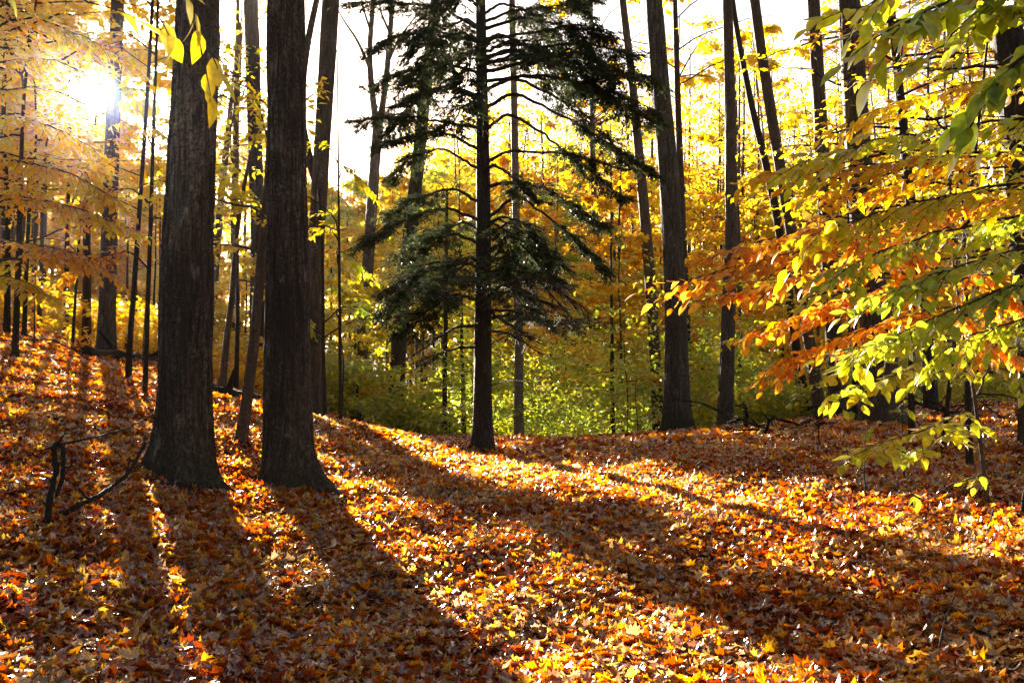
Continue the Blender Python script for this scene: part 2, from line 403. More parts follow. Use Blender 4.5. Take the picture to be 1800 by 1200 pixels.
# ---------------------------------------------------------------- ground sheet
def grid(xs, ys):
    X, Y = np.meshgrid(xs, ys); V = np.stack([X, Y, ground(X, Y)], -1).reshape(-1, 3)
    nx = len(xs); i = np.arange(len(ys) - 1)[:, None] * nx; j = np.arange(nx - 1)[None]
    return V, np.stack([i + j, i + j + 1, i + nx + j + 1, i + nx + j], -1).reshape(-1, 4)
xs = np.concatenate([np.linspace(-400, -32, 24), np.linspace(-30, 30, 241), np.linspace(32, 400, 24)])
ys = np.concatenate([np.linspace(-60, -6, 14), np.linspace(-5, 32, 186), np.linspace(33, 120, 60), np.linspace(125, 500, 20)])
V, Q = grid(xs, ys)
tag(link('ground', make_mesh('ground', V, Q, SOIL, smooth=True)), kind='structure')

# ---------------------------------------------------------------- fallen leaves
def litter_points(n, y0, y1, spread, x0=None, x1=None):
    y = np.sqrt(rng.uniform(y0 * y0, y1 * y1, n)) if y0 > 0 else rng.uniform(y0, y1, n)
    x = rng.uniform(-1, 1, n) * spread(y)
    return x, y
parts = []
litV = []; litT = []; litR = []; off = 0
def add_litter(tmpl, x, y, s0, s1, lift, tilt, r0=0., r1=1.):
    global off
    n = len(x)
    z = ground(x, y) + rng.uniform(.0, lift, n) + .012
    az = rng.uniform(0, 2 * np.pi, n)
    Nn = np.stack([rng.normal(0, tilt, n), rng.normal(0, tilt, n), np.ones(n)], 1); Nn /= np.linalg.norm(Nn, axis=1)[:, None]
    D0 = np.stack([np.cos(az), np.sin(az), np.zeros(n)], 1)
    D = D0 - Nn * (D0 * Nn).sum(1)[:, None]; D /= np.linalg.norm(D, axis=1)[:, None]
    Y = np.cross(Nn, D)
    tv, tf = tmpl
    xx = tv[:, 0][None] - .4; yy = tv[:, 1][None]
    c1 = rng.normal(.05, .55, (n, 1)); c2 = rng.normal(.1, .7, (n, 1)); c3 = rng.normal(0, .6, (n, 1)); c4 = rng.normal(0, .10, (n, 1))
    zz = c1 * xx * xx + c2 * yy * yy + c3 * xx * yy + c4 * np.sin(xx * 9 + yy * 6 + az[:, None])
    s = rng.uniform(s0, s1, n)[:, None, None]
    V = np.stack([x, y, z], 1)[:, None] + s * (D[:, None] * xx[..., None] + Y[:, None] * np.broadcast_to(yy, zz.shape)[..., None] + Nn[:, None] * zz[..., None])
    g = ground(V[..., 0], V[..., 1])
    V[..., 2] = np.maximum(V[..., 2], g + .004 + (V[..., 2] - g) * .15)
    k = len(tv)
    litV.append(V.reshape(-1, 3)); litT.append((np.arange(n)[:, None, None] * k + tf[None]).reshape(-1, 3) + off); off += n * k
    litR.append(np.repeat(rng.uniform(r0, r1, n), len(tf)))
wedge = lambda y: .56 * y + 1.2
x, y = litter_points(46000, 3.2, 9.5, wedge); add_litter(MAPLE_HI, x, y, .04, .105, .05, .42)
x, y = litter_points(12000, 3.2, 10, wedge); add_litter(BEECH_MID, x, y, .05, .11, .06, .5)
x, y = litter_points(60000, 9.5, 15, wedge); add_litter(MAPLE_MID, x, y, .05, .11, .055, .45)
x, y = litter_points(110000, 15, 27, wedge); add_litter(MAPLE_LO, x, y, .07, .125, .05, .50)
x, y = litter_points(1500, 3.2, 16, wedge); add_litter(MAPLE_HI, x, y, .07, .12, .075, .45, .68, .82)          # fresh yellow ones lying on top
x = rng.uniform(-30, 30, 30000); y = rng.uniform(-4, 45, 30000); k = (np.abs(x) > wedge(y)) | (y < 3.2) | (y > 27)
add_litter(MAPLE_LO, x[k], y[k], .12, .2, .04, .3)
# ---------------------------------------------------------------- trees
def poly(pts, n):
    """smooth polyline through pts with n samples"""
    pts = np.asarray(pts, float); s = np.concatenate([[0], np.cumsum(np.linalg.norm(np.diff(pts, axis=0), axis=1))])
    u = np.linspace(0, s[-1], n)
    out = np.stack([np.interp(u, s, pts[:, i]) for i in range(3)], 1)
    for _ in range(2):
        out[1:-1] = (out[:-2] + 2 * out[1:-1] + out[2:]) / 4
    return out, u / s[-1]

def trunk_geo(P, rad, sides=10, flare=1.0, flare_h=.7, ridge=0.0, n_ridge=9, roots=(), phase=0.):
    """trunk surface with root flare and bark ridges in the silhouette; P, rad along the trunk from the ground up"""
    n = len(P); th = np.linspace(0, 2 * np.pi, sides, endpoint=False)
    h = P[:, 2] - P[0, 2]
    rr = rad[:, None] * np.ones(sides)[None]
    fl = np.exp(-np.maximum(h, 0) / flare_h * 2.2)
    lob = 1 + .35 * np.sin(th * 4 + phase) + .2 * np.sin(th * 7 + 1 + phase)
    rr = rr * (1 + flare * fl[:, None] * lob[None])
    for ang, amt, hh in roots:
        lobe = np.exp(-((np.angle(np.exp(1j * (th - ang)))) / .42) ** 2)
        rr = rr + rad[:, None] * amt * lobe[None] * np.exp(-np.maximum(h, 0) / hh)[:, None]
    if ridge:
        H, T = np.meshgrid(h, th, indexing='ij')
        tw = T + .25 * np.sin(H * 1.7 + phase)
        a = vnoise(np.cos(tw) * n_ridge + 40, np.sin(tw) * n_ridge + H * 1.1, 5)
        b = vnoise(np.cos(tw) * n_ridge * 2.4 + 20, np.sin(tw) * n_ridge * 2.4 + H * 4.0, 9)
        c = vnoise(np.cos(tw) * 1.6 + 9, np.sin(tw) * 1.6 + H * .9, 13)
        rr = rr * (1 + ridge * (a - .5) * 1.4 + ridge * (b - .5) * .9 + ridge * 1.3 * (c - .5))
    V = P[:, None] + np.stack([np.cos(th)[None] * rr, np.sin(th)[None] * rr, np.zeros_like(rr)], -1)
    i = np.arange(n - 1)[:, None] * sides; j = np.arange(sides)[None]; j2 = (j + 1) % sides
    Q = np.stack([i + j, i + j2, i + sides + j2, i + sides + j], -1).reshape(-1, 4)
    return V.reshape(-1, 3), Q

def pix_path(pix, d, top=None, dd=0.):
    """world path of a trunk given by pixels (bottom first) at depth d; base dropped to the ground; top = height to reach"""
    W = [at(px, py, d + dd * i) for i, (px, py) in enumerate(pix)]
    b = W[0]; gz = float(ground(b[0], b[1]))
    base = b.copy(); base[2] = gz - .12
    if b[2] - gz > .3: W = [base] + W
    else: W[0] = base
    if top is not None and W[-1][2] < top:
        dv = W[-1] - W[-2]; dv = dv / dv[2]; dv[:2] *= .6
        W.append(W[-1] + dv * (top - W[-1][2]))
    return W

def crown(trunk_pts, r_at, t0, t1, nb, L, e0, droop, ntw, nlf, leaf, tmpl, mat, root, tw_len=.36, flat=.25, taper=.6, draw_twigs=False,
          bark=None, cull=True, part=.25, az=None, name='foliage', Lfun=None, leaf_jit=.3, spread=1.0, lims=None, bmin=.006, merge=None, view_cull=None, hang=.35, shape='round'):
    """branches, twigs and leaves along a trunk; returns (branch object, foliage object)"""
    P, u = poly(trunk_pts, 60)
    g = Geo(); ts = np.sort(rng.uniform(t0, t1, nb))
    TS = []; TD = []; TL = []; TR = []
    for i, tt in enumerate(ts):
        o = np.array([np.interp(tt, u, P[:, k]) for k in range(3)])
        a = (i * 2.399 + rng.uniform(-.5, .5)) if az is None else rng.uniform(*az)
        rel = (tt - t0) / (t1 - t0 + 1e-6)
        if shape == 'round': prof = .45 + .55 * math.sin(math.pi * min(1, .15 + .8 * rel))
        elif shape == 'cone': prof = 1.05 - .8 * rel
        else: prof = 1.0
        Lb = L * prof * rng.uniform(.7, 1.15)
        e = e0 + rng.uniform(-.15, .15) + (.35 * rel if shape == 'round' else 0)
        k = 7; s = np.linspace(0, 1, k)
        hx = Lb * (s * math.cos(e)); hz = Lb * (s * math.sin(e) - droop * s * s)
        side = rng.uniform(-.18, .18) * Lb * s * s
        B = o + np.stack([np.cos(a) * hx - np.sin(a) * side, np.sin(a) * hx + np.cos(a) * side, hz], 1)
        B[1:] += rng.normal(0, .012 * Lb, (k - 1, 3))
        gp = gaps(B[2:])
        uo, wo, _ = sun_uw(B[3:4])
        if cull and 7.8 < uo[0] < 13.5 and 18.5 < wo[0] < 31 and rng.uniform() < .85: continue
        if cull and 4 < wo[0] < 16 and (gp == 1).sum() > 2 and rng.uniform() < .9: continue
        if cull and ((gp == 2).any() or (gp[2] == 1 and rng.uniform() < .6 * (1 - part))): continue
        r0 = min(r_at(tt) * .5, .013 * Lb + .004) * (.6 if shape != 'flat' and merge is not None and L > 1.6 else 1)
        g.tube(B, np.maximum(np.linspace(r0, r0 * .2, k), bmin * .5), sides=5)
        m_ = ntw; ss = np.sort(rng.uniform(.22, 1.0, m_))
        St = np.stack([np.interp(ss, s, B[:, q]) for q in range(3)], 1)
        dr = np.gradient(B, axis=0); dr = np.stack([np.interp(ss, s, dr[:, q]) for q in range(3)], 1); dr /= np.linalg.norm(dr, axis=1)[:, None]
        sg = np.where(np.arange(m_) % 2 == 0, 1., -1.); an = sg * rng.uniform(.45, 1.1, m_)
        an[-1] *= .1
        ca, sa = np.cos(an), np.sin(an)
        D = np.stack([dr[:, 0] * ca - dr[:, 1] * sa, dr[:, 0] * sa + dr[:, 1] * ca, dr[:, 2] * .6 + rng.normal(0, flat, m_)], 1)
        D /= np.linalg.norm(D, axis=1)[:, None]
        TS.append(St); TD.append(D); TL.append(Lb * tw_len * (1.15 - .65 * ss) * rng.uniform(.7, 1.2, m_)); TR.append(np.full(m_, r0))
    if not TS: TS, TD, TL = [np.array([o])], [np.array([[0, 0, 1.]])], [np.array([.4])]
    TS = np.concatenate(TS); TD = np.concatenate(TD); TL = np.concatenate(TL)
    E = TS + TD * TL[:, None]; E[:, 2] -= TL * .12
    if draw_twigs:
        g.sticks(TS, E, np.clip(TL * .006, .0018, .008), .0012)
    m_ = len(TS)
    uu = (np.arange(nlf)[None] + rng.uniform(0, 1, (m_, nlf))) / nlf * .97 + .03
    LP = TS[:, None] + (E - TS)[:, None] * uu[..., None]
    sg = np.where(np.arange(nlf) % 2 == 0, 1., -1.)[None] * rng.uniform(.35, 1.15, (m_, nlf))
    ca, sa = np.cos(sg), np.sin(sg)
    TDx = TD[:, None]
    LD = np.stack([TDx[..., 0] * ca - TDx[..., 1] * sa, TDx[..., 0] * sa + TDx[..., 1] * ca, TDx[..., 2] - hang + rng.normal(0, leaf_jit, (m_, nlf))], -1)
    LP = LP.reshape(-1, 3) + rng.normal(0, leaf * spread * .35, (m_ * nlf, 3)); LD = LD.reshape(-1, 3)
    LN = np.stack([rng.normal(0, .45, len(LP)), rng.normal(0, .45, len(LP)), np.ones(len(LP))], 1)
    keep = np.ones(len(LP), bool)
    if cull: keep &= thin(LP, part)
    keep &= LP[:, 2] > ground(LP[:, 0], LP[:, 1]) + .02
    if view_cull is not None: keep &= view_cull(LP)
    LP, LD, LN = LP[keep], LD[keep], LN[keep]
    base = np.array(root.location)
    bo = None
    if merge is not None:
        g.add(merge[0] + base, merge[1])
        link('trunk', make_mesh('trunk', np.concatenate(g.V) - base, np.concatenate(g.F), bark or BARK_FAR, smooth=True), root)
    elif g.n:
        V = np.concatenate(g.V) - base
        bo = link('branch', make_mesh('branches', V, np.concatenate(g.F), bark or BARK_FAR, smooth=True), root)
    fo = None
    if len(LP):
        fo = link(name, leaves_mesh(name, tmpl, LP - base, LD, LN, rng.uniform(.7, 1.25, len(LP)) * leaf, mat), root)
    return bo, fo

def add_trunk(root, W, w_px, d, bark, sides=12, n=40, flare=.5, flare_h=.6, ridge=0., n_ridge=5, roots=(), rtop=.25, phase=0., name='trunk', do_link=True):
    """w_px: list of (height fraction, width in photo pixels)"""
    P, u = poly(W, n)
    fr = [a for a, _ in w_px]; wd = [b for _, b in w_px]
    rad = np.interp(u, fr, wd) * .5 * d / F
    V, Q = trunk_geo(P, rad, sides, flare, flare_h, ridge, n_ridge, roots, phase)
    VQ = (V - np.array(root.location), Q)
    if do_link: link(name, make_mesh(name, *VQ, bark, smooth=True), root)
    return (P, u, rad) if do_link else (P, u, rad, VQ)

def frac_widths(W, d, spec):
    """spec: [(py, width px)] -> fractions along the path by height"""
    s = np.concatenate([[0], np.cumsum(np.linalg.norm(np.diff(np.array(W), axis=0), axis=1))]); s /= s[-1]
    z = np.array([w[2] for w in W])
    out = []
    for py, w in spec:
        zz = at(900, py, d)[2]
        out.append((float(np.interp(zz, z, s)), w))
    out.sort(); return out

BASES = []
# name, label, pixel path (bottom first), depth, widths [(py, w)], bark, options
def main_tree(name, label, cat, pix, d, widths, bark, top=17., group=None, crown_kw=None, geo_kw=None, dd=0.):
    W = pix_path(pix, d, top, dd)
    root = empty(name, (W[0][0], W[0][1], W[0][2] + .12), label, cat, group)
    ws = frac_widths(W, d, widths) + [(1.0, widths[-1][1] * .35)]
    P, u, rad, VQ = add_trunk(root, W, ws, d, bark, do_link=False, **(geo_kw or {}))
    if crown_kw is None: link('trunk', make_mesh('trunk', *VQ, bark, smooth=True), root)
    BASES.append((W[0][0], W[0][1], rad[0]))
    if crown_kw is not None:
        kw = dict(t0=.62, t1=.99, nb=24, L=4.2, e0=.5, droop=.25, ntw=12, nlf=14, leaf=.2, part=.2, tmpl=LEAF_LO, mat=LEAF_GOLD)
        kw.update(crown_kw)
        crown(W, lambda q: np.interp(q, u, rad), root=root, bark=bark, merge=VQ, **kw)
    return root, W, P, u, rad

G_TALL = 'tall straight hardwood trunks standing in the wood'
main_tree('oak_tree', 'thickest dark furrowed trunk with flared base, left of the twin foreground trunks', 'tree',
          [(322, 862), (324, 700), (331, 400), (350, 0)], 10.3, [(862, 104), (700, 92), (400, 84), (0, 75)], BARK_BIG, top=16,
          crown_kw=dict(t0=.55), geo_kw=dict(sides=128, n=420, flare=.30, flare_h=.5, ridge=.12, n_ridge=7, roots=[(-.5, 1.5, .20), (3.4, 1.1, .24), (-1.5, 1.0, .18), (-2.4, .8, .2)]))
main_tree('oak_tree', 'dark furrowed trunk with root spreading right, right one of the twin foreground trunks', 'tree',
          [(509, 872), (507, 700), (506, 400), (503, 0)], 10.8, [(872, 88), (700, 79), (400, 70), (0, 63)], BARK_BIG, top=16,
          crown_kw=dict(t0=.55), geo_kw=dict(sides=128, n=420, flare=.25, flare_h=.45, ridge=.12, n_ridge=7, roots=[(-.5, 3.0, .20), (-1.5, 1.1, .18), (-2.6, .6, .2), (2.9, .4, .3)], phase=2.))
main_tree('maple_sapling', 'slender pale leaning young trunk between the two thick foreground trunks', 'tree',
          [(420, 808), (432, 720), (447, 600), (460, 450), (470, 330), (478, 150)], 12.5, [(808, 25), (700, 20), (450, 17), (150, 8)], BARK_FAR, top=None,
          crown_kw=dict(t0=.45, nb=10, L=1.5, e0=.3, droop=.2, leaf=.11, ntw=7, nlf=9, tmpl=BEECH_MID, mat=LEAF_YELLOW, draw_twigs=True), geo_kw=dict(sides=16, n=60, flare=.4, flare_h=.2, ridge=.04))
main_tree('maple_tree', 'dark straight trunk just left of the right foreground trunk', 'tree',
          [(452, 700), (453, 400), (447, 200), (441, 0)], 26, [(700, 28), (400, 25), (0, 26)], BARK_DARK, top=18, crown_kw={}, geo_kw=dict(sides=20, n=90, ridge=.06, flare=.3))
r_, W, P, u, rad = main_tree('maple_tree', 'dark trunk with a side limb just right of the thick foreground trunks', 'tree',
          [(551, 745), (553, 600), (557, 400), (570, 200), (582, 0)], 19, [(745, 30), (400, 28), (0, 31)], BARK_MID, top=18, crown_kw={}, geo_kw=dict(sides=24, n=100, ridge=.06, flare=.3))
g = Geo(); g.tube(poly([at(560, 330, 19.2), at(528, 235, 19.1), at(530, 140, 19.1), at(543, 60, 19.2), at(566, -40, 19.4)], 12)[0] - np.array(r_.location), np.linspace(.085, .05, 12), 10)
link('branch', g.mesh('limb', BARK_MID), r_)
# forked tree against the open sky
r_, W, P, u, rad = main_tree('maple_tree', 'slim trunk forking in two against the bright open sky', 'tree',
          [(622, 745), (634, 640), (648, 450), (656, 330), (665, 205)], 30, [(745, 24), (450, 20), (205, 19)], BARK_MID, top=None, geo_kw=dict(sides=16, n=70, flare=.25, ridge=.05))
g = Geo(); L0 = np.array(r_.location)
for pix, w0, w1 in (([(662, 225), (652, 150), (648, 90), (657, 0), (655, -120)], 13, 7), ([(666, 225), (678, 150), (684, 80), (690, 0), (700, -120)], 13, 7),
                    ([(650, 120), (628, 70), (605, 38), (590, 10)], 7, 2), ([(682, 110), (700, 70), (722, 40), (740, 20)], 6, 2), ([(653, 60), (640, 20), (630, -30)], 5, 2),
                    ([(686, 60), (668, 20), (664, -40)], 5, 2), ([(664, 190), (650, 160), (626, 150), (600, 100)], 4, 1.5)):
    pts = poly([at(a, b, 30 + .15 * i) for i, (a, b) in enumerate(pix)], 14)[0]
    g.tube(pts - L0, np.linspace(w0, w1, 14) * .5 * 30 / F, 8)
link('branch', g.mesh('fork', BARK_MID), r_)
main_tree('maple_tree', 'dark leaning trunk left of the hemlock, bending right toward its top', 'tree',
          [(694, 738), (704, 560), (722, 400), (736, 280), (748, 150), (766, 0)], 27, [(738, 28), (400, 25), (0, 18)], BARK_DARK, top=17, crown_kw=dict(t0=.75), geo_kw=dict(sides=20, n=90, ridge=.05, flare=.3))
main_tree('maple_tree', 'pale brown thin trunk just right of the hemlock trunk', 'tree',
          [(911, 782), (912, 600), (908, 420), (904, 200), (900, 0)], 22, [(782, 16), (400, 14), (0, 11)], BARK_PALE, top=15, crown_kw=dict(t0=.75, nb=10), geo_kw=dict(sides=12, n=60, flare=.2))
main_tree('maple_tree', 'slim dark trunk leaning left behind the outer hemlock boughs', 'tree',
          [(1156, 712), (1148, 560), (1138, 430), (1126, 300), (1110, 130), (1094, 0)], 25, [(712, 20), (430, 20), (0, 13)], BARK_FAR, top=18, crown_kw=dict(t0=.7), geo_kw=dict(sides=14, n=70, flare=.2, ridge=.04))
main_tree('oak_tree', 'grey ridged trunk with wide foot standing alone on the crest, center right', 'tree',
          [(1190, 770), (1190, 650), (1187, 500), (1175, 300), (1161, 150), (1150, 0)], 18.5, [(770, 46), (650, 40), (300, 34), (0, 29)], BARK_GREY, top=18, crown_kw={},
          geo_kw=dict(sides=72, n=240, flare=.3, flare_h=.6, ridge=.09, roots=[(-.3, 1.1, .28), (3.4, 1.0, .28)]))
main_tree('maple_tree', 'thin dark trunk half hidden behind the grey ridged crest trunk', 'tree',
          [(1209, 640), (1202, 450), (1192, 200)], 28, [(640, 14), (200, 12)], BARK_DARK, top=16, crown_kw=dict(t0=.6), geo_kw=dict(sides=10))
main_tree('oak_tree', 'straight dark trunk on the crest right of the grey ridged one', 'tree',
          [(1274, 758), (1279, 600), (1286, 400), (1284, 200), (1279, 0)], 20, [(758, 28), (600, 25), (400, 22), (0, 17)], BARK_MID, top=18, crown_kw={}, geo_kw=dict(sides=48, n=160, ridge=.07, flare=.25, flare_h=.4))
main_tree('maple_tree', 'brown trunk leaning left with pale foot beneath the orange beech sprays', 'tree',
          [(1445, 745), (1430, 640), (1412, 540), (1398, 450), (1372, 300), (1354, 190), (1338, 90), (1326, 0)], 19, [(745, 22), (450, 20), (0, 18)], BARK_FAR, top=17, crown_kw=dict(t0=.7), geo_kw=dict(sides=20, n=90, ridge=.05, flare=.2))
main_tree('maple_tree', 'dark thin trunk leaning left beside the brown leaning one', 'tree',
          [(1432, 740), (1405, 650), (1385, 500), (1364, 370), (1342, 270), (1324, 200), (1300, 80), (1290, 20)], 21, [(740, 15), (400, 16), (0, 9)], BARK_DARK, top=14, crown_kw=dict(t0=.75), geo_kw=dict(sides=14, n=70, flare=.2))
main_tree('maple_tree', 'straight dark trunk behind the green-gold leaves, left of the stout beech', 'tree',
          [(1476, 742), (1470, 640), (1452, 400), (1440, 180), (1430, 0)], 19.5, [(742, 34), (600, 30), (300, 25), (0, 22)], BARK_MID, top=17, crown_kw=dict(t0=.65), geo_kw=dict(sides=32, n=90, ridge=.05, flare=.3))
main_tree('beech_tree', 'stoutest trunk on the right with broad swollen foot under the foliage', 'tree',
          [(1550, 762), (1545, 600), (1522, 430), (1507, 250), (1495, 60), (1492, 0)], 15.5, [(762, 78), (680, 64), (500, 52), (250, 43), (0, 38)], BARK_MID, top=17, crown_kw=dict(t0=.6),
          geo_kw=dict(sides=72, n=200, flare=.25, flare_h=.45, ridge=.05, roots=[(-.3, .6, .25), (3.3, .4, .25)], phase=1.))
main_tree('maple_tree', 'thin dark trunk right of the stout beech, seen between leaves', 'tree',
          [(1640, 745), (1625, 560), (1600, 360), (1585, 200), (1568, 40)], 18, [(745, 26), (560, 22), (40, 15)], BARK_DARK, top=15, crown_kw=dict(t0=.7), geo_kw=dict(sides=16, n=60, flare=.3))
main_tree('beech_tree', 'dark thick trunk cut off by the right edge of the picture', 'tree',
          [(1830, 760), (1815, 500), (1795, 300), (1778, 120), (1765, 0)], 12, [(760, 66), (300, 58), (0, 50)], BARK_DARK, top=15, crown_kw=dict(t0=.65), geo_kw=dict(sides=48, n=120, ridge=.06, flare=.3))
main_tree('oak_tree', 'trunk standing directly under the low sun on the left bank', 'tree',
          [(186, 632), (190, 500), (193, 350), (198, 230), (207, 0)], 21, [(632, 34), (500, 28), (250, 25), (0, 23)], BARK_MID, top=18, crown_kw=dict(t0=.7), geo_kw=dict(sides=40, n=120, ridge=.06, flare=.35, flare_h=.5))
main_tree('maple_tree', 'thin dark trunk just left of the trunk under the sun', 'tree',
          [(152, 612), (153, 480), (152, 350), (150, 262)], 23, [(612, 16), (262, 11)], BARK_DARK, top=None, crown_kw=dict(t0=.5, L=1.3, nb=6, leaf=.12), geo_kw=dict(sides=12, n=50, flare=.3))
main_tree('maple_sapling', 'thinnest pole beside the dark trunk on the left bank', 'tree',
          [(127, 600), (134, 500), (140, 400), (144, 300)], 22, [(600, 6), (300, 4)], BARK_DARK, top=None, crown_kw=dict(t0=.4, L=1.6, leaf=.12), geo_kw=dict(sides=8, n=30, flare=.2))
main_tree('maple_sapling', 'tall wavy sapling between the sunlit trunk and the thickest trunk', 'tree',
          [(227, 618), (236, 500), (245, 370), (253, 260), (262, 120), (268, 0)], 16, [(618, 11), (370, 8), (0, 6)], BARK_DARK, top=8.5,
          crown_kw=dict(t0=.25, nb=14, L=1.7, e0=.25, droop=.2, leaf=.12, ntw=8, nlf=10, tmpl=BEECH_MID, mat=LEAF_YELLOW, draw_twigs=True), geo_kw=dict(sides=10, n=60, flare=.3))
main_tree('maple_tree', 'slender crooked trunk right behind the thickest trunk', 'tree',
          [(388, 695), (398, 600), (408, 520), (415, 420), (428, 330), (455, 210)], 17, [(695, 13), (420, 9), (210, 5)], BARK_FAR, top=None,
          crown_kw=dict(t0=.45, L=1.7, nb=10, leaf=.12, tmpl=BEECH_MID, mat=LEAF_YELLOW), geo_kw=dict(sides=10, n=50))
main_tree('maple_tree', 'grey trunk leaning right behind the thickest trunk', 'tree',
          [(368, 660), (378, 480), (390, 330), (405, 200), (418, 90)], 34, [(660, 16), (90, 10)], BARK_FAR, top=14, crown_kw=dict(t0=.6), geo_kw=dict(sides=10, n=50))
main_tree('maple_tree', 'short visible brown trunk between the two thick foreground trunks', 'tree',
          [(417, 665), (414, 520), (412, 400), (415, 200)], 29, [(665, 17), (200, 12)], BARK_FAR, top=14, crown_kw=dict(t0=.6), geo_kw=dict(sides=10, n=40))
main_tree('maple_sapling', 'thin dark pole just right of the twin foreground trunks', 'tree',
          [(572, 715), (568, 600), (567, 450), (560, 330)], 18, [(715, 7), (330, 5)], BARK_DARK, top=None, crown_kw=dict(t0=.35, L=1.5, nb=9, leaf=.12, mat=LEAF_GREENGOLD, tmpl=BEECH_MID), geo_kw=dict(sides=8, n=40))
main_tree('maple_sapling', 'thin dark pole left of the hemlock trunk', 'tree',
          [(781, 735), (783, 600), (784, 480), (786, 330)], 24, [(735, 9), (330, 5)], BARK_DARK, top=None, crown_kw=dict(t0=.3, L=1.6, nb=10, leaf=.13, mat=LEAF_YELLOW), geo_kw=dict(sides=8, n=40))
main_tree('maple_tree', 'dark sapling trunk at the far left edge', 'tree',
          [(12, 585), (14, 480), (12, 350), (6, 200), (10, 60)], 19, [(585, 12), (200, 8), (60, 6)], BARK_DARK, top=9, crown_kw=dict(t0=.3, L=2.0, nb=12, leaf=.13, mat=LEAF_GOLD), geo_kw=dict(sides=8, n=50))
main_tree('maple_tree', 'distant pale trunk seen low through the right hemlock boughs', 'tree',
          [(1062, 640), (1050, 450), (1042, 300), (1040, 100)], 36, [(640, 14), (100, 9)], BARK_FAR, top=17, crown_kw=dict(t0=.5, leaf=.2), geo_kw=dict(sides=8, n=40))

# ---------------------------------------------------------------- the hemlock
HD = 16.0
W = pix_path([(848, 785), (849, 600), (850, 400), (848, 200), (845, 0)], HD, 14.5)
hem = empty('hemlock_tree', (W[0][0], W[0][1], W[0][2] + .12), 'tall dark green hemlock with layered drooping boughs, standing in the center', 'tree')
ws = frac_widths(W, HD, [(785, 38), (700, 32), (400, 26), (0, 17)]) + [(1.0, 5)]
P, u, rad = add_trunk(hem, W, ws, HD, BARK_DARK, sides=40, n=200, flare=.35, flare_h=.35, ridge=.05, roots=[(-.3, .5, .2), (3.3, .4, .2)])
HL = np.array(hem.location)
boughs = []   # (start px, start py, mid.., end, depth offset of the tip, foliage start fraction, foliage density, side twig length)
H = lambda *a: boughs.append(a)
# path pixels, tip depth offset, foliage from, twigs, twig length (m)
H([(846, 55), (780, 15), (700, 5), (620, 5)], .6, .3, 30, .5)
H([(846, 75), (770, 55), (700, 62), (660, 85)], -.8, .35, 26, .45)
H([(846, 130), (780, 110), (720, 125), (655, 150)], .5, .3, 30, .5)
H([(846, 170), (790, 150), (735, 165), (700, 185)], -1.2, .4, 22, .4)
H([(846, 225), (780, 215), (700, 200), (630, 215)], .9, .35, 34, .5)
H([(846, 265), (790, 235), (730, 235), (680, 250)], -1.0, .4, 26, .45)
H([(846, 300), (780, 260), (720, 275), (690, 310)], .2, .45, 24, .45)
H([(846, 360), (800, 330), (740, 345), (680, 385)], 1.0, .4, 30, .5)
H([(848, 390), (790, 365), (725, 375), (640, 425)], -.6, .35, 34, .5)
H([(848, 430), (800, 410), (750, 425), (700, 455)], 1.3, .25, 34, .55)
H([(848, 470), (790, 455), (740, 470), (690, 510)], -1.0, .2, 40, .6)
H([(848, 500), (790, 485), (730, 500), (680, 545)], .3, .2, 42, .6)
H([(848, 530), (800, 515), (750, 545), (715, 590)], -1.5, .2, 38, .55)
H([(848, 570), (800, 575), (760, 600), (715, 635)], .8, .35, 26, .45)
H([(848, 610), (810, 610), (775, 620), (745, 640)], -.5, .4, 18, .4)
H([(845, 40), (900, 20), (980, 10), (1040, 0)], .8, .3, 30, .5)
H([(846, 70), (920, 60), (1000, 45), (1070, 60)], -.7, .3, 34, .55)
H([(846, 100), (930, 85), (1030, 75), (1120, 100)], .4, .4, 38, .6)
H([(846, 130), (930, 105), (1030, 120), (1140, 135)], -1.2, .4, 38, .6)
H([(847, 160), (920, 130), (1040, 165), (1150, 215)], .9, .45, 36, .6)
H([(847, 195), (900, 160), (1010, 215), (1140, 300)], -.4, .5, 30, .5)
H([(847, 160), (905, 135), (985, 175), (1120, 290)], 1.6, .45, 26, .5)
H([(848, 235), (890, 195), (960, 240), (1100, 350)], .5, .5, 26, .45)
H([(848, 290), (890, 265), (1000, 270), (1080, 295)], 1.6, .5, 24, .45)
H([(848, 330), (900, 320), (960, 330), (1060, 400)], -1.4, .45, 30, .5)
H([(848, 390), (910, 340), (980, 395), (1060, 470)], -.8, .55, 26, .5)
H([(849, 420), (900, 385), (950, 430), (1010, 490)], .9, .45, 28, .45)
H([(849, 450), (900, 410), (960, 480), (1010, 520)], -1.1, .35, 30, .5)
H([(849, 490), (910, 485), (970, 505), (1030, 545)], .2, .15, 48, .65)
H([(849, 520), (900, 510), (960, 530), (1010, 575)], -1.3, .15, 46, .6)
H([(849, 545), (900, 545), (950, 560), (1000, 570)], 1.2, .2, 40, .6)
H([(849, 580), (890, 585), (920, 600), (945, 620)], -.4, .3, 20, .4)
H([(848, 470), (830, 450), (800, 480), (770, 520)], -2.6, .2, 40, .6)
H([(849, 500), (870, 480), (900, 510), (930, 560)], -2.8, .2, 40, .6)
H([(848, 210), (830, 180), (810, 190), (790, 230)], -2.0, .35, 26, .5)
H([(848, 90), (870, 60), (910, 70), (950, 110)], -2.2, .3, 30, .5)
H([(848, 300), (870, 290), (900, 310), (930, 350)], -2.0, .5, 18, .4)
H([(849, 480), (900, 470), (960, 490), (1015, 540)], -.5, .2, 44, .6)
H([(849, 560), (900, 555), (960, 565), (1020, 560)], .6, .2, 44, .55)
H([(849, 540), (880, 560), (910, 580), (940, 600)], -1.6, .2, 34, .5)
H([(847, 110), (930, 100), (1020, 90), (1090, 130)], 1.4, .3, 40, .6)
H([(847, 145), (940, 130), (1040, 150), (1145, 190)], -.2, .35, 40, .6)
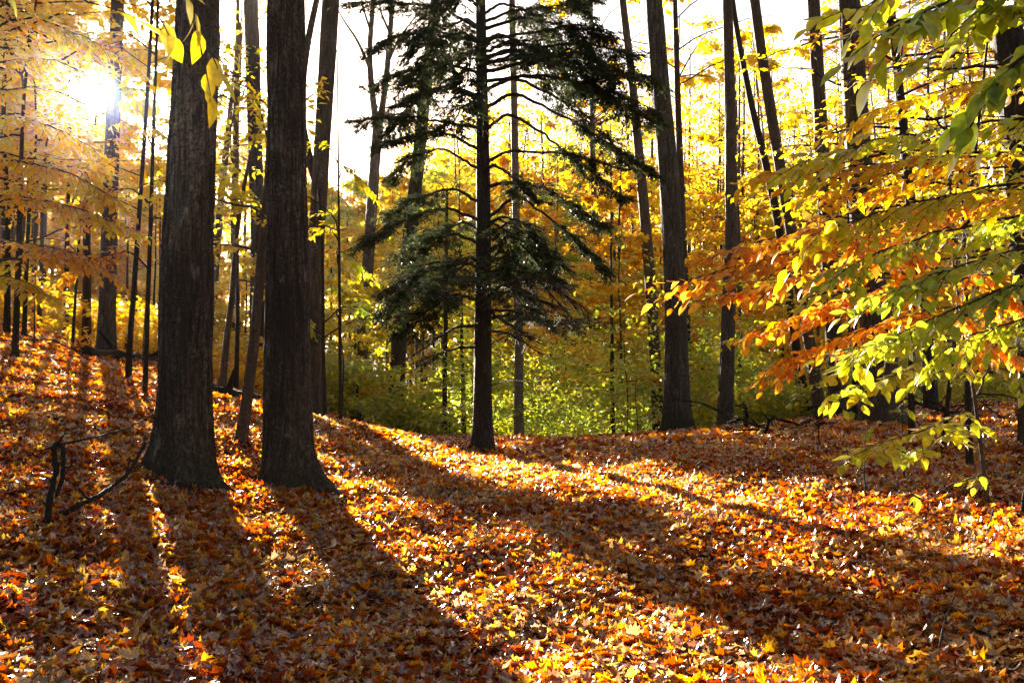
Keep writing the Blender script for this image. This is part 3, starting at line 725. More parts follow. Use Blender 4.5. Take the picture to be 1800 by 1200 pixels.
H([(848, 520), (830, 490), (780, 490), (730, 480)], 2.6, .2, 40, .6)
H([(849, 530), (880, 500), (930, 490), (980, 500)], 2.6, .2, 40, .6)
H([(848, 410), (820, 390), (780, 400), (740, 420)], 2.2, .3, 30, .55)
bg_ = Geo(); NP = []; ND = []; NS = []
for i in range(24):      # boughs all round the stem, fuller toward the top
    py0 = rng.uniform(-180, 200) if i < 16 else rng.uniform(400, 540); a = rng.uniform(0, 6.28) if i < 16 else rng.uniform(-1.4, 1.2); ln = rng.uniform(120, 280) * (1.0 if i < 16 else .75)
    dx = math.cos(a) * ln; dz_ = math.sin(a) * ln / F * HD
    if dx < 0: dx *= .8
    boughs.append(([(847, py0), (847 + dx * .3, py0 - 22), (847 + dx * .65, py0 - 10), (847 + dx, py0 + 40 + ln * .12)], dz_, .35, int(16 + ln / 14), .5))
for path, dz, f0, ntw, tl in boughs:
    k = len(path)
    pts = [at(a, b, HD + dz * (i / (k - 1)) ** 1.2) for i, (a, b) in enumerate(path)]
    B, uB = poly(pts, 26); B[1:] += rng.normal(0, .008, (25, 3))
    Lb = np.linalg.norm(np.diff(B, axis=0), axis=1).sum()
    bg_.tube(B - HL, np.linspace(.020 + .004 * Lb, .006, 26), 6)
    ntw = int(ntw * 2.2); ss = np.sort(rng.uniform(f0, 1, ntw))
    # a few bare dead twigs nearer the trunk
    S = np.stack([np.interp(ss, uB, B[:, q]) for q in range(3)], 1)
    dr = np.gradient(B, axis=0); dr = np.stack([np.interp(ss, uB, dr[:, q]) for q in range(3)], 1); dr /= np.linalg.norm(dr, axis=1)[:, None]
    sg = np.where(rng.uniform(0, 1, ntw) < .5, 1., -1.) * rng.uniform(.5, 1.25, ntw)
    ca, sa = np.cos(sg), np.sin(sg)
    D = np.stack([dr[:, 0] * ca - dr[:, 1] * sa, dr[:, 0] * sa + dr[:, 1] * ca, dr[:, 2] * .4 - .08 + rng.normal(0, .12, ntw)], 1)
    D /= np.linalg.norm(D, axis=1)[:, None]
    TLn = tl * rng.uniform(.45, 1.15, ntw) * (1.1 - .5 * ss)
    E = S + D * TLn[:, None]; E[:, 2] -= TLn * .15
    bg_.sticks(S - HL, E - HL, .004, .0015)
    # sub twigs
    k2 = 5
    uu = rng.uniform(.2, 1, (ntw, k2)); S2 = (S[:, None] + (E - S)[:, None] * uu[..., None]).reshape(-1, 3)
    s2 = (np.where(rng.uniform(0, 1, (ntw, k2)) < .5, 1., -1.) * rng.uniform(.4, 1.0, (ntw, k2))); ca, sa = np.cos(s2), np.sin(s2)
    D2 = np.stack([D[:, None, 0] * ca - D[:, None, 1] * sa, D[:, None, 0] * sa + D[:, None, 1] * ca, D[:, None, 2] - .1 + rng.normal(0, .12, (ntw, k2))], -1).reshape(-1, 3)
    L2 = np.repeat(TLn, k2) * rng.uniform(.3, .6, ntw * k2)
    D2 /= np.linalg.norm(D2, axis=1)[:, None]; E2 = S2 + D2 * L2[:, None]
    for A_, B_, nn in ((S, E, 12), (S2, E2, 10)):
        m_ = len(A_); q = rng.uniform(.1, 1.0, (m_, nn))
        p = A_[:, None] + (B_ - A_)[:, None] * q[..., None]
        dd_ = (B_ - A_); dd_ /= np.linalg.norm(dd_, axis=1)[:, None]
        s3 = np.where(np.arange(nn) % 2 == 0, 1., -1.)[None] * rng.uniform(.3, 1.1, (m_, nn)); ca, sa = np.cos(s3), np.sin(s3)
        d3 = np.stack([dd_[:, None, 0] * ca - dd_[:, None, 1] * sa, dd_[:, None, 0] * sa + dd_[:, None, 1] * ca, dd_[:, None, 2] + rng.normal(0, .25, (m_, nn))], -1)
        NP.append(p.reshape(-1, 3)); ND.append(d3.reshape(-1, 3)); NS.append(rng.uniform(.035, .085, m_ * nn))
# dead lower twigs
for _ in range(46):
    tt = rng.uniform(.06, .62); o = np.array([np.interp(tt, u, P[:, k]) for k in range(3)]); a = rng.uniform(0, 6.28); L_ = rng.uniform(.2, 1.1)
    e = o + np.array([math.cos(a), math.sin(a), rng.uniform(-.1, .5)]) * L_; mid = (o + e) / 2 + np.array([0, 0, .06 * L_])
    bg_.tube(np.array([o, mid, e]) - HL, np.array([.009, .006, .003]), 4)
link('branch', bg_.mesh('boughs', BARK_DARK), hem)
NP = np.concatenate(NP); ND = np.concatenate(ND); NS = np.concatenate(NS)
kk = gaps(NP) != 2; NP, ND, NS = NP[kk], ND[kk], NS[kk]
NN = np.stack([rng.normal(0, .4, len(NP)), rng.normal(0, .4, len(NP)), np.ones(len(NP))], 1)
link('foliage', leaves_mesh('hemlock_needles', NEEDLE, NP - HL, ND, NN, NS, NEEDLES, curl=.15, fold=.05), hem)

# unseen leaf layer added overhead, darkened with needle colour to cut ambient light
n = 60000
x = rng.uniform(-26, 26, n); y = rng.uniform(-22, 30, n); z = np.maximum(10.5, 4 + np.maximum(y, 0) * .45) + rng.uniform(0, 1, n) ** 1.5 * 5
z = z + 1.5 * vnoise(x / 4, y / 4, 77); Pc = np.stack([x, y, z], 1)
k = (vnoise(x / 1.8, y / 1.8, 71) * .6 + vnoise(x / .7, y / .7, 72) * .4) > .36
Pc = Pc[k]; n = len(Pc)
me = leaves_mesh('fill_blocker_canopy', LEAF_LO, Pc, rng.normal(0, 1, (n, 3)) * [1, 1, .3], np.stack([rng.normal(0, .5, n), rng.normal(0, .5, n), np.ones(n)], 1), rng.uniform(.25, .42, n), NEEDLES)
tag(link('fill_blocker_canopy', me), 'unseen dark leaf layer added overhead to block sky light', 'fill_blocker_canopy', kind='stuff')
# unseen leaf ring for the wood beside and behind, added dark to kill fill
n = 70000
a = rng.uniform(R(55), R(305), n); rr_ = rng.uniform(17, 27, n)          # clockwise from straight ahead
x = np.sin(a) * rr_; y = np.cos(a) * rr_ + 2; z = ground(x, y) + rng.uniform(.2, 1, n) * 13
Pc = np.stack([x, y, z], 1); k = (np.abs(x) > .62 * np.maximum(y, 0) + 5) & (vnoise(a * 14, z / 1.5, 61) > .25) & (gaps(Pc) != 2)
Pc = Pc[k]; n = len(Pc)
me = leaves_mesh('fill_blocker_wood', LEAF_LO, Pc, rng.normal(0, 1, (n, 3)) * [1, 1, .4], np.stack([rng.normal(0, .7, n), rng.normal(0, .7, n), np.ones(n)], 1), rng.uniform(.35, .6, n), NEEDLES)
tag(link('fill_blocker_wood', me), 'unseen ring of dark leaves added behind the viewpoint to block fill light', 'wood', kind='stuff')
# ---------------------------------------------------------------- wood behind the crest
def bg_tree(name, label, cat, group, px, d, h, r, mat, kind):
    x = (px - 900) / F * d; z = float(ground(x, d))
    root = empty(name, (x, d, z), label, cat, group)
    lean = rng.normal(0, .025, 2); k = 6; s = np.linspace(0, 1, k)
    W = np.stack([x + lean[0] * h * s + rng.normal(0, .01 * h, k) * s, d + lean[1] * h * s, z - .1 + h * s], 1)
    r0 = .006 * h + .02 if kind == 'under' else .006 * h + .03
    Pp, uu = poly(W, 16); rd = np.interp(uu, [0, 1], [r0, r0 * .15])
    V, Q = trunk_geo(Pp, rd, 8, .3, .4)
    mg = (V - np.array([x, d, z]), Q); bk = BARK_FAR if rng.uniform() < .5 else BARK_DARK
    if kind == 'under':
        crown(W, lambda q: .05, .14, .98, int(14 + 4.5 * h), r, .12, .1, 12, 16, .12, LEAF_LO, mat, root, merge=mg, bark=bk, part=.62, flat=.12, shape='cone' if rng.uniform() < .4 else 'round', leaf_jit=.22, hang=.15)
    elif kind == 'tall':
        crown(W, lambda q: .08, .22, .98, 34, r, .40, .25, 17, 22, .235, LEAF_LO, mat, root, merge=mg, bark=bk, part=.4, flat=.22)
    BG.append((kind, mat.name, px, d, root))
    return root
BG = []

SKY = [(-600, -600), (190, -500), (228, 0), (245, 260), (290, 260), (320, -200), (470, -200), (530, 120), (575, 330), (690, 330), (725, 80), (790, -150), (880, 0), (940, 190), (1000, 190), (1040, -200), (1100, -500),
       (1300, -500), (1325, 40), (1380, 40), (1410, -500), (2600, -600)]
def sky_top(px, rp):
    q = np.linspace(px - rp, px + rp, 9)
    return float(np.max(np.interp(q, [a for a, _ in SKY], [b for _, b in SKY])))
def pick(px, py_mid):
    """which leaf colour grows where"""
    t_ = rng.uniform()
    if px < 300: return LEAF_GOLD if t_ < .6 else LEAF_YELLOW if t_ < .85 else LEAF_ORANGE
    if px < 860: return LEAF_YELLOW if t_ < .6 else LEAF_GOLD if t_ < .85 else LEAF_GREENGOLD
    if px < 1200: return LEAF_GREENGOLD if t_ < .35 else LEAF_GOLD if t_ < .75 else LEAF_ORANGE
    return LEAF_YELLOW if t_ < .45 else LEAF_GOLD if t_ < .85 else LEAF_ORANGE
CN = {LEAF_GOLD.name: 'golden', LEAF_YELLOW.name: 'yellow', LEAF_ORANGE.name: 'orange', LEAF_GREENGOLD.name: 'yellow-green', LEAF_GREEN.name: 'green'}
n_under = 0
for i in range(100):
    px = -160 + ((i * 0.618034) % 1.0) * 2150 + rng.uniform(-20, 20)
    d = rng.uniform(24, 44)
    h = rng.uniform(4.5, 11.0)
    st = sky_top(px, 30)
    x = (px - 900) / F * d; z = float(ground(x, d))
    if st > 150: h = min(h, (735 - st - rng.uniform(-30, 90)) / F * d + 1.5 - z)
    if abs(x * CA + d * SA) < .4: continue
    if 3.2 < x * CA + d * SA < 7.3: h = min(h, max(3.2, (d - 14) * .28))
    mat = pick(px, 500)
    bg_tree('young_maple', 'young %s-leaved maple with flat layered sprays in the wood behind the crest' % CN[mat.name], 'tree', 'young %s maples behind the crest' % CN[mat.name],
            px, d, max(h, 3.2), rng.uniform(1.7, 2.7), mat, 'under')
for i in range(236):
    px = -260 + ((i * 0.618034 + .31) % 1.0) * (2320 if i < 168 else 540 if i < 196 else 1300) + (900 if i >= 196 else 0)
    d = rng.uniform(38, 85)
    r = rng.uniform(2.8, 4.6)
    x = (px - 900) / F * d; z = float(ground(x, d))
    st = sky_top(px, r / d * F * .8)
    h = (735 - max(st, -400)) / F * d + 1.5 - z
    h = min(h, rng.uniform(15, 26)); 
    if h < 5: continue
    uu_ = x * CA + d * SA
    if 3.2 < uu_ < 7.3 or abs(uu_) < .25 or (8 < uu_ < 13 and i % 2): continue
    mat = pick(px, 200)
    bg_tree('maple_tree', 'tall %s-leaved maple in the distant wood' % CN[mat.name], 'tree', 'tall %s maples in the distant wood' % CN[mat.name], px, d, h, min(r, h * .3), mat, 'tall')

ZONES = [(-20, 'beyond the left edge'), (70, 'at the far left edge'), (163, 'left of the sun'), (262, 'right of the sun'), (390, 'right behind the thickest trunk'), (470, 'between the twin foreground trunks'), (640, 'just right of the twin foreground trunks'),
         (830, 'in the gap left of the hemlock'), (1000, 'behind the hemlock boughs'), (1160, 'left of the grey crest trunk'), (1290, 'right of the grey crest trunk'),
         (1480, 'behind the leaning trunks'), (1640, 'behind the stoutest right trunk'), (1760, 'near the right edge'), (9999, 'beyond the right edge trunk')]
ORD = ['first', 'second', 'third', 'fourth', 'fifth', 'sixth', 'seventh', 'eighth', 'ninth', 'tenth', 'eleventh', 'twelfth', 'thirteenth', 'fourteenth', 'fifteenth', 'sixteenth', 'seventeenth', 'eighteenth', 'nineteenth', 'twentieth', 'twenty-first', 'twenty-second', 'twenty-third']
cells = {}
for kind, mn, px, d, root in BG:
    zn = next(nm for lim, nm in ZONES if px < lim)
    cells.setdefault((kind, mn, zn), []).append((px, root))
for (kind, mn, zn), lst in cells.items():
    lst.sort(key=lambda a: a[0]); sz = 'young' if kind == 'under' else 'tall distant'
    for i, (px, root) in enumerate(lst):
        if len(lst) == 1: root['label'] = 'the only %s %s maple %s' % (sz, CN[mn], zn)
        else: root['label'] = '%s %s %s maple from the left, %s' % (ORD[min(i, 22)], sz, CN[mn], zn)
# far wood: one mass on the far slope
n = 330000
d = rng.uniform(88, 125, n); px = rng.uniform(-350, 2150, n)
x = (px - 900) / F * d; g0 = ground(x, d)
topy = np.interp(px, [a for a, _ in SKY], [b for _, b in SKY]); topy = np.clip(topy, 130, 600)
H_ = (735 - topy) / F * d + 1.5 - g0; H_ = np.maximum(H_, 3) * (.65 + .5 * vnoise(x / 5, d / 5, 2))
z = g0 + rng.uniform(0.02, 1, n) ** .8 * H_
Pf = np.stack([x, d, z], 1); k = (vnoise(x / 2.2 + z, z / 1.2 + d, 8) > .36) & thin(Pf, .5); Pf = Pf[k]; n = len(Pf)
D_ = rng.normal(0, 1, (n, 3)); D_[:, 2] *= .4
me = leaves_mesh('far_wood', LEAF_LO, Pf, D_, np.stack([rng.normal(0, .6, n), rng.normal(0, .6, n), np.ones(n)], 1), rng.uniform(.25, .5, n), LEAF_GOLD)
tag(link('far_wood', me), 'far-off golden wood closing the view between the trunks', 'wood', kind='stuff')

# undergrowth beyond the crest
def under_mass(name, label, pxr, dr, hf, n, mat, leaf, seed):
    px = rng.uniform(*pxr, n * 3); d = rng.uniform(*dr, n * 3); x = (px - 900) / F * d
    c = vnoise(x / .9 + seed, d / .9, seed)
    hh = hf * (.3 + 1.0 * c)
    z = ground(x, d) + rng.uniform(.03, 1, n * 3) ** .7 * hh
    k = (vnoise(x * 1.6 + z * 2.2, z * 4.5 + d * .6, seed + 2) > .42) & (gaps(np.stack([x, d, z], 1)) < 2); idx = np.nonzero(k)[0][:n]
    P_ = np.stack([x, d, z], 1)[idx]; n_ = len(P_)
    D_ = rng.normal(0, 1, (n_, 3)); D_[:, 2] = D_[:, 2] * .25 - .15
    me = leaves_mesh(name, LEAF_LO, P_, D_, np.stack([rng.normal(0, .4, n_), rng.normal(0, .4, n_), np.ones(n_)], 1), rng.uniform(.7, 1.3, n_) * leaf, mat)
    return tag(link(name, me), label, 'undergrowth', kind='stuff')
under_mass('undergrowth', 'green undergrowth filling the hollow behind the crest', (760, 1330), (22.5, 34), 2.3, 17000, LEAF_GREEN, .11, 21)
under_mass('undergrowth', 'taller mixed yellow shoots among the green undergrowth in the hollow', (760, 1330), (23.5, 36), 4.2, 15000, LEAF_GREENGOLD, .12, 23)
under_mass('undergrowth', 'yellow-green undergrowth behind the leaning trunks', (560, 900), (23, 32), 1.5, 18000, LEAF_GREENGOLD, .12, 31)
under_mass('undergrowth', 'dark green and gold undergrowth behind the right-hand trunks', (1250, 1950), (20, 32), 2.0, 32000, LEAF_GREENGOLD, .12, 41)
under_mass('undergrowth', 'golden undergrowth on the left bank', (-120, 560), (22, 36), 1.2, 24000, LEAF_GOLD, .12, 51)

# small saplings with few leaves, standing on the crest or in front of it
def sapling(name, label, base_px, h, r, leaf, mat, nb, tmpl=BEECH_MID, group=None, d=None, nt=5, nl=7, az=None, bark=BARK_DARK, e0=.25):
    b = hit(*base_px) if d is None else at(base_px[0], base_px[1], d)
    b[2] = float(ground(b[0], b[1]))
    root = empty(name, b, label, 'sapling', group)
    W = np.array([b + np.array([rng.normal(0, .03 * h) * s, rng.normal(0, .03 * h) * s, h * s - .05]) for s in np.linspace(0, 1, 6)])
    Pp, uu = poly(W, 16); V, Q = trunk_geo(Pp, np.interp(uu, [0, 1], [.006 + .004 * h, .002]), 6, .1, .2)
    link('trunk', make_mesh('trunk', V - b, Q, bark, smooth=True), root)
    crown(W, lambda q: .01, .25, 1.0, nb, r, e0, .15, nt, nl, leaf, tmpl, mat, root, draw_twigs=True, bark=bark, cull=True, part=.6, az=az, bmin=.003, shape='flat', flat=.12)
    return root
sapling('beech_sapling', 'small pale-leaved sapling in front of the hemlock foot', (790, 772), .85, .75, .12, LEAF_GREENGOLD, 8)
sapling('beech_sapling', 'knee-high green seedling on the ground at the edge of the hollow', (920, 775), 1.6, .7, .10, LEAF_GREEN, 9, d=21)
sapling('beech_sapling', 'slim upright sapling in the green hollow right of center', (1100, 760), 3.4, 1.0, .11, LEAF_GREEN, 18, d=24)
sapling('beech_sapling', 'bushy yellow-green sapling left of the grey crest trunk', (1120, 770), 1.7, 1.0, .11, LEAF_GREENGOLD, 14, d=22.5)
sapling('beech_sapling', 'green leafy sapling right of the twin foreground trunks', (600, 740), 3.1, 1.2, .13, LEAF_GREEN, 16, d=21)
sapling('witch_hazel', 'rust-red shrub at the foot of the right foreground trunk', (580, 790), .8, .45, .07, LEAF_RUST, 16, nt=6, nl=9)
sapling('beech_sapling', 'low green sapling behind the thickest trunk on the bank', (250, 640), 1.7, 1.1, .12, LEAF_GREENGOLD, 12, d=20)
sapling('beech_sapling', 'yellow sapling on the left bank beside the fallen log', (60, 620), 2.0, 1.4, .13, LEAF_YELLOW, 13, d=17)
sapling('beech_sapling', 'tiny seedling between the thickest trunk and the pale sapling', (395, 740), .8, .5, .09, LEAF_GREENGOLD, 7, d=14)

# ---------------------------------------------------------------- foreground beech boughs
def bough_tree(name, label, W, r0, specs, leaf, mat, bark=BARK_DARK, tmpl=BEECH_HI, cat='tree', dens=1.0):
    """specs: (list of (px, py, depth) from the trunk outward, twigs, twig length, leaves per twig[, leaf material])"""
    W = np.array(W, float); b = W[0].copy()
    root = empty(name, (b[0], b[1], float(ground(b[0], b[1]))), label, cat)
    L0 = np.array(root.location)
    Pp, uu = poly(W, 60); rd = np.interp(uu, [0, 1], [r0, r0 * .3])
    V, Q = trunk_geo(Pp, rd, 14, .3, .25, .04, 3)
    link('trunk', make_mesh('trunk', V - L0, Q, bark, smooth=True), root)
    g = Geo(); groups = {}
    for sp_ in specs:
        path, ntw, tl, nlf = sp_[:4]; ntw = int(ntw * dens); mt = sp_[4] if len(sp_) > 4 else mat; lf = sp_[5] if len(sp_) > 5 else leaf
        pts = [at(*p) for p in path]
        # start at the nearest trunk point
        q = Pp[np.argmin(np.linalg.norm(Pp - pts[0] + np.array([0, 0, .25]), axis=1))]
        B, uB = poly([q] + pts, 24)
        B[1:] += rng.normal(0, .006, (23, 3))
        g.tube(B - L0, np.interp(uB, [0, 1], [min(r0 * .5, .014), .0022]), 6)
        d0 = np.linalg.norm(pts[0] - q) / (np.linalg.norm(np.diff(B, axis=0), axis=1).sum())
        ss = np.sort(rng.uniform(max(.05, d0 * .9), 1, ntw)); ss[-1] = 1
        S = np.stack([np.interp(ss, uB, B[:, k]) for k in range(3)], 1)
        dr = np.gradient(B, axis=0); dr = np.stack([np.interp(ss, uB, dr[:, k]) for k in range(3)], 1); dr /= np.linalg.norm(dr, axis=1)[:, None]
        an = np.where(np.arange(ntw) % 2 == 0, 1., -1.) * rng.uniform(.4, 1.0, ntw); an[-1] = 0
        ca, sa = np.cos(an), np.sin(an)
        D = np.stack([dr[:, 0] * ca - dr[:, 1] * sa, dr[:, 0] * sa + dr[:, 1] * ca, dr[:, 2] * .8 - .10 + rng.normal(0, .14, ntw)], 1)
        D /= np.linalg.norm(D, axis=1)[:, None]
        T = tl * rng.uniform(.5, 1.15, ntw) * (1.15 - .5 * ss)
        k3 = 5; s3 = np.linspace(0, 1, k3)
        C = S[:, None] + D[:, None] * (T[:, None] * s3)[..., None]; C[..., 2] -= (T[:, None] * .22 * s3 ** 2)
        for a in range(k3 - 1):
            g.sticks(C[:, a] - L0, C[:, a + 1] - L0, .0030 - .0004 * a, .0026 - .0004 * a)
        q_ = (np.arange(nlf)[None] + rng.uniform(.1, .9, (ntw, nlf))) / nlf; q_[:, -1] = 1.0
        LPx = np.stack([np.stack([np.interp(q_[i], s3, C[i, :, k]) for k in range(3)], 1) for i in range(ntw)])
        sg = np.where(np.arange(nlf) % 2 == 0, 1., -1.)[None] * rng.uniform(.5, 1.1, (ntw, nlf)); sg[:, -1] = 0
        ca, sa = np.cos(sg), np.sin(sg); Dx = D[:, None]
        LD = np.stack([Dx[..., 0] * ca - Dx[..., 1] * sa, Dx[..., 0] * sa + Dx[..., 1] * ca, Dx[..., 2] - .30 + rng.normal(0, .28, (ntw, nlf))], -1)
        groups.setdefault(mt.name, []).append((LPx.reshape(-1, 3), LD.reshape(-1, 3), np.full(ntw * nlf, lf)))
    link('branch', g.mesh('boughs', bark), root)
    for mn, gr in groups.items():
        Pl = np.concatenate([a for a, _, _ in gr]); Dl = np.concatenate([b_ for _, b_, _ in gr]); Sl = np.concatenate([c for _, _, c in gr])
        kk = (gaps(Pl) != 2) | (np.abs(sun_uw(Pl)[0]) > 1) | (Pl[:, 1] < 5); Pl, Dl, Sl = Pl[kk], Dl[kk], Sl[kk]
        Nl = np.stack([rng.normal(0, .38, len(Pl)), rng.normal(0, .38, len(Pl)) - .15, np.ones(len(Pl))], 1)
        link('foliage', leaves_mesh('foliage', tmpl, Pl - L0, Dl, Nl, Sl * rng.uniform(.65, 1.2, len(Pl)), bpy.data.materials[mn], curl=.22, fold=.22, smooth=False), root)
    return root
def stem(px, d, h, lean=(0, 0)):
    x = (px - 900) / F * d; z = float(ground(x, d))
    return [np.array([x + lean[0] * s * h, d + lean[1] * s * h, z - .1 + h * s]) for s in (0, .3, .6, 1.0)]

GG, GY, GO, YY = LEAF_GREENGOLD, LEAF_YELLOW, LEAF_ORANGE, LEAF_GOLD
# nearest beech: its trunk stands just outside the right edge
bough_tree('beech_tree', 'nearest beech whose large yellow-green leaves hang in from the top right corner', stem(2050, 3.3, 4.0, (-.03, 0)), .06, [
    ([(1900, -40, 3.2), (1780, -30, 3.1), (1660, 5, 3.1), (1560, 50, 3.1)], 16, .26, 6),
    ([(1880, 10, 3.4), (1780, 20, 3.3), (1700, 40, 3.3), (1640, 90, 3.3)], 12, .24, 6),
    ([(1900, 60, 3.0), (1830, 80, 2.9), (1770, 120, 2.9), (1720, 190, 2.9)], 10, .22, 6),
    ([(1900, -90, 3.7), (1760, -80, 3.6), (1620, -40, 3.6), (1500, 20, 3.6)], 16, .28, 6),
], .092, GG, dens=1.4)
# second beech: layered yellow-green sprays across the right
bough_tree('beech_tree', 'beech with yellow-green layered sprays reaching in from the right edge', stem(2080, 6.0, 5.5, (-.03, 0)), .08, [
    ([(1900, 190, 6.0), (1750, 215, 6.0), (1560, 240, 5.9), (1420, 280, 5.9)], 30, .5, 8),
    ([(1900, 250, 6.6), (1760, 270, 6.6), (1560, 290, 6.4), (1380, 300, 6.4)], 32, .5, 8, YY),
    ([(1900, 300, 5.7), (1740, 330, 5.6), (1580, 360, 5.6), (1430, 410, 5.5)], 32, .45, 8, GY),
    ([(1900, 360, 6.2), (1760, 385, 6.2), (1600, 420, 6.1), (1480, 470, 6.0)], 30, .45, 8),
    ([(1900, 420, 5.2), (1790, 435, 5.1), (1660, 475, 5.1), (1540, 520, 5.0)], 28, .40, 7, GG),
    ([(1900, 330, 7.6), (1780, 345, 7.6), (1640, 370, 7.6), (1520, 410, 7.6)], 26, .5, 8, GO),
    ([(1900, 470, 5.0), (1780, 500, 4.9), (1640, 560, 4.9), (1530, 610, 4.8)], 26, .36, 7),
    ([(1900, 130, 7.2), (1740, 140, 7.2), (1600, 170, 7.1), (1500, 210, 7.1)], 28, .5, 8, YY),
    ([(1900, 540, 6.0), (1800, 560, 6.0), (1700, 590, 6.0), (1630, 640, 6.0)], 18, .4, 7),
], .085, GG, dens=1.25)
# orange beech
bough_tree('beech_tree', 'beech with orange layered sprays in front of the leaning trunks', stem(1650, 12.5, 5.2, (.0, -.35)), .03, [
    ([(1600, 370, 7.4), (1500, 390, 7.2), (1380, 410, 7.0), (1290, 440, 6.9)], 30, .5, 8),
    ([(1600, 410, 7.2), (1480, 425, 7.0), (1340, 450, 6.8), (1210, 490, 6.7)], 34, .5, 8),
    ([(1600, 450, 7.6), (1480, 470, 7.4), (1370, 490, 7.3), (1270, 520, 7.2)], 30, .5, 8),
    ([(1600, 500, 7.4), (1500, 515, 7.4), (1420, 540, 7.4), (1340, 580, 7.4)], 26, .45, 8),
    ([(1610, 560, 7.4), (1520, 575, 7.4), (1450, 595, 7.4), (1370, 640, 7.4)], 20, .4, 7),
    ([(1700, 480, 8.0), (1740, 500, 8.2), (1780, 540, 8.4)], 16, .5, 8),
    ([(1690, 560, 8.0), (1720, 590, 8.2), (1760, 620, 8.4)], 16, .5, 8),
    ([(1600, 330, 8.0), (1520, 330, 8.2), (1440, 340, 8.4)], 18, .5, 8, YY),
    ([(1690, 330, 8.0), (1750, 340, 8.3), (1800, 370, 8.6)], 18, .5, 8, YY),
], .088, GO, dens=1.6)
# thin sapling whose pale stem stands in the foreground
b = hit(1738, 893)
sw = [b - np.array([0, 0, .08])] + [at(px, py, b[1] - .1 * i) for i, (px, py) in enumerate([(1725, 790), (1712, 690), (1696, 610), (1684, 520), (1672, 440)])]
dP = b[1]
bough_tree('beech_sapling', 'thin bent foreground sapling with a low spray of pale yellow leaves on the right', sw, .022, [
    ([(1700, 720, dP - .5), (1640, 750, dP - 1.4), (1560, 775, dP - 2.0), (1500, 800, dP - 2.4)], 16, .26, 6),
    ([(1705, 745, dP - .3), (1660, 765, dP - .9), (1600, 795, dP - 1.3)], 9, .24, 6),
    ([(1705, 640, dP - .3), (1640, 640, dP - .9), (1560, 660, dP - 1.6), (1470, 690, dP - 2.2)], 14, .3, 6),
    ([(1690, 560, dP - .4), (1610, 570, dP - 1.2), (1540, 600, dP - 1.8), (1480, 650, dP - 2.2)], 16, .3, 7),
    ([(1730, 830, dP), (1680, 850, dP - .2), (1610, 870, dP - .4)], 3, .15, 4),
    ([(1740, 640, dP), (1790, 660, dP), (1850, 700, dP)], 12, .35, 7),
], .12, GG, bark=BARK_FAR, cat='sapling')
# small seedlings at the foot of the right bank
for lab, bp_, h_, lf in (('small seedling with drooping yellow leaves below the leaning trunks', (1440, 790), 1.1, .11), ('spindly seedling with two leaves near the sunny strip', (1522, 880), .75, .11),
                         ('bare-stemmed seedling between the spindly one and the bent sapling', (1590, 850), .9, .09)):
    sapling('beech_seedling', lab, bp_, h_, .35, lf, GG, 4, tmpl=BEECH_HI, nt=2, nl=4)
def understory(label, px, d, h, r, mat, leaf, nb, cat='tree'):
    x = (px - 900) / F * d; z = float(ground(x, d)); root = empty('young_beech', (x, d, z), label, cat)
    k = 6; sk = np.linspace(0, 1, k); W = np.stack([x + rng.normal(0, .02 * h, k) * sk, d + rng.normal(0, .02 * h, k) * sk, z - .1 + h * sk], 1)
    Pp, uu = poly(W, 20); V, Q = trunk_geo(Pp, np.interp(uu, [0, 1], [.012 + .006 * h, .005]), 8, .2, .3)
    crown(W, lambda q: .04, .22, 1.0, nb, r, .12, .12, 12, 10, leaf, BEECH_MID, mat, root, draw_twigs=True, merge=(V - np.array([x, d, z]), Q), bark=BARK_DARK, part=.9, shape='flat', flat=.10, leaf_jit=.22, hang=.2, bmin=.005)
understory('young beech with gold layered leaves in front of the stoutest right trunk', 1700, 11.5, 5.0, 1.5, YY, .10, 26)
understory('young beech with yellow-green leaves at the right edge of the bank', 1830, 10, 4.2, 1.3, GG, .10, 24)
understory('young orange-leaved beech beside the stoutest right trunk', 1600, 13.5, 5.6, 1.6, GO, .10, 24)
understory('young yellow beech behind the orange sprays, beside the leaning trunks', 1500, 17, 7.0, 1.9, GY, .11, 30)
understory('young golden beech glowing at the far left under the sun', 25, 15, 6.5, 1.7, YY, .11, 30)
understory('young orange beech on the bank below the sun', 40, 19, 6.0, 1.9, GO, .12, 26)
understory('young yellow beech at the upper end of the left bank', -60, 16, 8.0, 2.0, GY, .12, 30)
understory('young yellow beech behind the gap between the twin foreground trunks', 415, 21, 6.5, 1.6, GY, .12, 26)
# left: a beech outside the frame with hanging twigs in front of the thickest trunk
rng = np.random.default_rng(8)
bough_tree('beech_tree', 'beech twig with a few big yellow leaves hanging before the thickest trunk', stem(-420, 3.4, 4.2, (.03, 0)), .05, [
    ([(-100, -120, 3.3), (120, -80, 3.2), (250, -20, 3.2), (285, 40, 3.2)], 5, .12, 3, LEAF_YELLOW),
    ([(0, -160, 3.3), (200, -130, 3.2), (320, -60, 3.2), (345, 40, 3.2), (356, 130, 3.2)], 5, .09, 3, LEAF_YELLOW),
    ([(0, -160, 3.4), (200, -130, 3.3), (330, -60, 3.25), (362, 40, 3.25), (372, 100, 3.25)], 4, .08, 2, LEAF_YELLOW),
    ([(-100, -80, 3.3), (60, -30, 3.2), (160, 0, 3.2), (210, 20, 3.2)], 4, .12, 2, LEAF_YELLOW),
], .10, LEAF_YELLOW)
